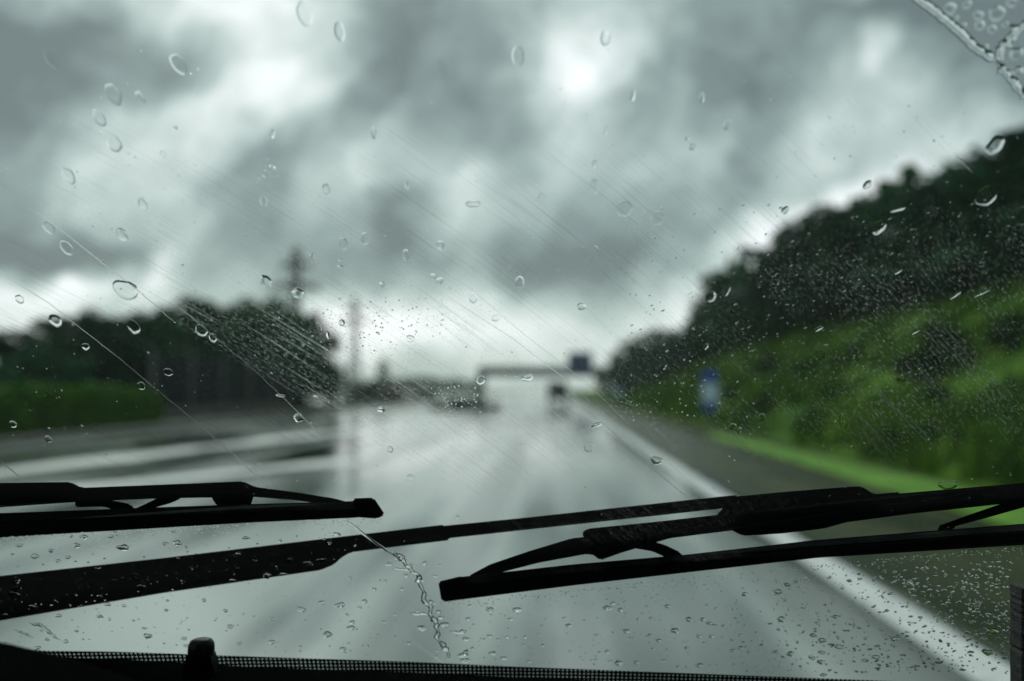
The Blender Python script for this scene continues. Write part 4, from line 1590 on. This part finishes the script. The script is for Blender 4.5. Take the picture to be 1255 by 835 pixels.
ridge('water_ridge', 'thick bead of water bounding the unwiped corner of the windscreen, top right', [(1112, -12), (1124, -2), (1150, 17), (1175, 38), (1195, 58), (1208, 67), (1222, 74)], 5.0, .8, 1.2, 'water trail', 3)
ridge('water_ridge', 'lumpy water branch running up from the corner bead to the right edge', [(1220, 74), (1228, 62), (1235, 48), (1246, 38), (1262, 26)], 5.5, .6, 5, 'water trail', 4)
ridge('water_ridge', 'lumpy water tail running down from the corner bead', [(1221, 76), (1230, 88), (1240, 95), (1249, 110), (1262, 124)], 4.5, .6, 5, 'water trail', 5)
ridge('water_trail', 'thin bright water line crossing the wiper arm at its bend', [(425, 638), (446, 655), (464, 668), (480, 679)], 1.7, .6, .6, 'water trail', 6)
ridge('water_trail', 'ragged water trail hanging from the wiper arm down to the dashboard', [(478, 678), (494, 687), (506, 700), (516, 716), (519, 730), (526, 748), (534, 764), (538, 784), (546, 798), (553, 810)], 2.8, 1.1, 6, 'water trail', 7)
for k, (pts, rd, where) in enumerate([
        ([(478, 679), (488, 681), (496, 683)], 2.4, 'at the top of the ragged trail'), ([(480, 698), (494, 698), (506, 700)], 1.6, 'high on the left of the ragged trail'), ([(508, 712), (516, 711), (521, 713)], 2.2, 'on the right of the ragged trail upper half'),
        ([(503, 751), (514, 753), (526, 753)], 2.2, 'left of the ragged trail lower half'), ([(551, 774), (562, 776), (573, 773)], 2.6, 'right of the ragged trail lower half'), ([(562, 802), (569, 800), (575, 797)], 3.4, 'right of the ragged trail foot')]):
    ridge('water_splash', f'short sideways run of water {where}', pts, rd, .7, 3, 'water splash', 20 + k)
for k, (px, py, rx, ry, where) in enumerate([(545, 766, 5.5, 3.6, 'largest of a knot of drops'), (540, 757, 3.4, 2.6, 'middle of a knot of drops'), (538, 750, 3, 2.4, 'top of a knot of drops'), (528, 738, 2.6, 3, 'single drop above a knot of drops'), (568, 804, 6, 3.4, 'fat low drop')]):
    raindrop(px, py, rx, ry, 0, f'{where} right of the ragged water trail', None, .9, 2.2, wob=.15)
ridge('water_trail', 'lumpy short water trail at the lower left glass below the arm', [(36, 763), (46, 765), (58, 774), (74, 785)], 2.2, .7, 4, 'water trail', 8)
ridge('water_trail', 'faint short water trail left of the lumpy one at lower left', [(18, 772), (30, 777), (40, 782)], 1.6, .6, 3, 'water trail', 9)
# long thin streaks drawn by the blades
for k, (pts, rd, lab) in enumerate([
        ([(-5, 222), (55, 265), (95, 298), (130, 326), (170, 357), (215, 396)], 1.0, 'long slanting water streak from the left glass edge past the teardrop'),
        ([(-5, 330), (60, 372), (118, 417), (150, 442), (190, 476)], .9, 'slanting water streak over the left-most trees to the hedge'),
        ([(195, 480), (240, 517), (290, 560), (330, 600)], .9, 'slanting water streak from hedge end across the left road'),
        ([(215, 372), (262, 412), (310, 452), (350, 490), (400, 540)], .8, 'slanting water streak across the left trees to their foot'),
        ([(530, 352), (575, 380), (628, 415), (650, 432), (700, 470)], .8, 'slanting water streak from pale sky down across the gantry beam'),
        ([(560, 340), (640, 408), (720, 470), (770, 520)], .6, 'fainter water streak passing right of the gantry post'),
        ([(690, 480), (740, 520), (790, 566), (845, 612)], .7, 'slanting water streak along the far white edge line'),
        ([(1172, 192), (1182, 200), (1192, 212)], 1.5, 'short soft water streak at the tree tops on the right'),
        ([(0, 565), (14, 576), (28, 588)], 1.3, 'short water streak at the left glass edge over the road'),
        ([(300, 592), (306, 600), (312, 606)], 1.3, 'short water streak on the left wiper bridge')]):
    ridge('water_streak', lab, pts, rd * .55, .17, .5, 'water streak', 40 + k)

# fine drizzle: thousands of specks, one object
bm = bmesh.new()
rnd = random.Random(9)


def speck(px, py, r_, asp=1.0, tl=0.0):
    p = gpt(px, py, .0002)
    mpp = (p - CAM).length / F
    drop_mesh(bm, r_ * mpp * asp, r_ * mpp, tl, .42 * r_ * mpp, 2, rnd.uniform(0, 90), 8, 3, 'round', p, frame(p), .25)


for _ in range(190):          # spray under the small pylon
    px, py = rnd.gauss(455, 50), rnd.gauss(392, 24)
    speck(px, py, rnd.choice((.6, .7, .8, 1.0, 1.3)))
for _ in range(70):           # bright knot over the low black bushes
    speck(rnd.gauss(556, 15), rnd.gauss(487, 8), rnd.choice((.7, .9, 1.1, 1.5)))
for _ in range(23):           # cluster in the mid-left sky
    speck(rnd.gauss(328, 7), rnd.gauss(208, 7), rnd.choice((.8, 1.1, 1.5)))
for _ in range(520):          # thin scatter over all the wiped glass
    speck(rnd.uniform(0, 1255), rnd.uniform(60, 600), rnd.choice((.5, .6, .7, .8, 1.1)), rnd.uniform(1, 1.6), -.6)
for _ in range(420):          # right-hand bank
    px = rnd.uniform(760, 1255)
    speck(px, rnd.uniform(250, 520), rnd.choice((.6, .8, 1.0, 1.2)), rnd.uniform(1, 2.2), .5)
for _ in range(900):          # gritty patch at lower right
    px = 860 + 380 * rnd.random() ** .5
    py = rnd.uniform(680, 825)
    if py < 706 - (px - 985) * .08:
        continue
    speck(px, py, rnd.choice((.6, .7, .9, 1.2, 1.5)), rnd.uniform(1, 2.4), rnd.uniform(-1.2, 1.2))
for _ in range(700):          # lower strip
    px = rnd.uniform(0, 985)
    py = rnd.uniform(650, 826)
    if not below_edge(px, py) or (px > 500 and py < 735 - (px - 540) * .07):
        continue
    speck(px, py, rnd.choice((.6, .7, .9, 1.1)), rnd.uniform(1, 1.8))
for _ in range(420):          # wet edge left by the blades
    px = rnd.uniform(0, 470)
    speck(px, 658 - px * .055 + abs(rnd.gauss(0, 5)), rnd.choice((.6, .8, 1.0)))
    px = rnd.uniform(540, 1255)
    speck(px, 738 - (px - 540) * .098 + abs(rnd.gauss(0, 5)), rnd.choice((.6, .8, 1.0)))
dz_ = stuff(obj('drizzle', bm, M['water'], None, True))
dz_['label'] = 'fine drizzle specks spread over the windscreen'

# ------------------------------------------------------------------ render settings
sc.view_settings.view_transform = 'Standard'
sc.view_settings.look = 'None'
sc.view_settings.gamma = 1
sc.view_settings.exposure = 1.0
c = sc.cycles
c.use_denoising = True
c.denoiser = 'OPENIMAGEDENOISE'
c.max_bounces = 12
c.diffuse_bounces = 3
c.glossy_bounces = 3
c.transmission_bounces = 8
c.transparent_max_bounces = 24
c.volume_bounces = 1
c.caustics_reflective = False
c.caustics_refractive = True
c.sample_clamp_indirect = 6
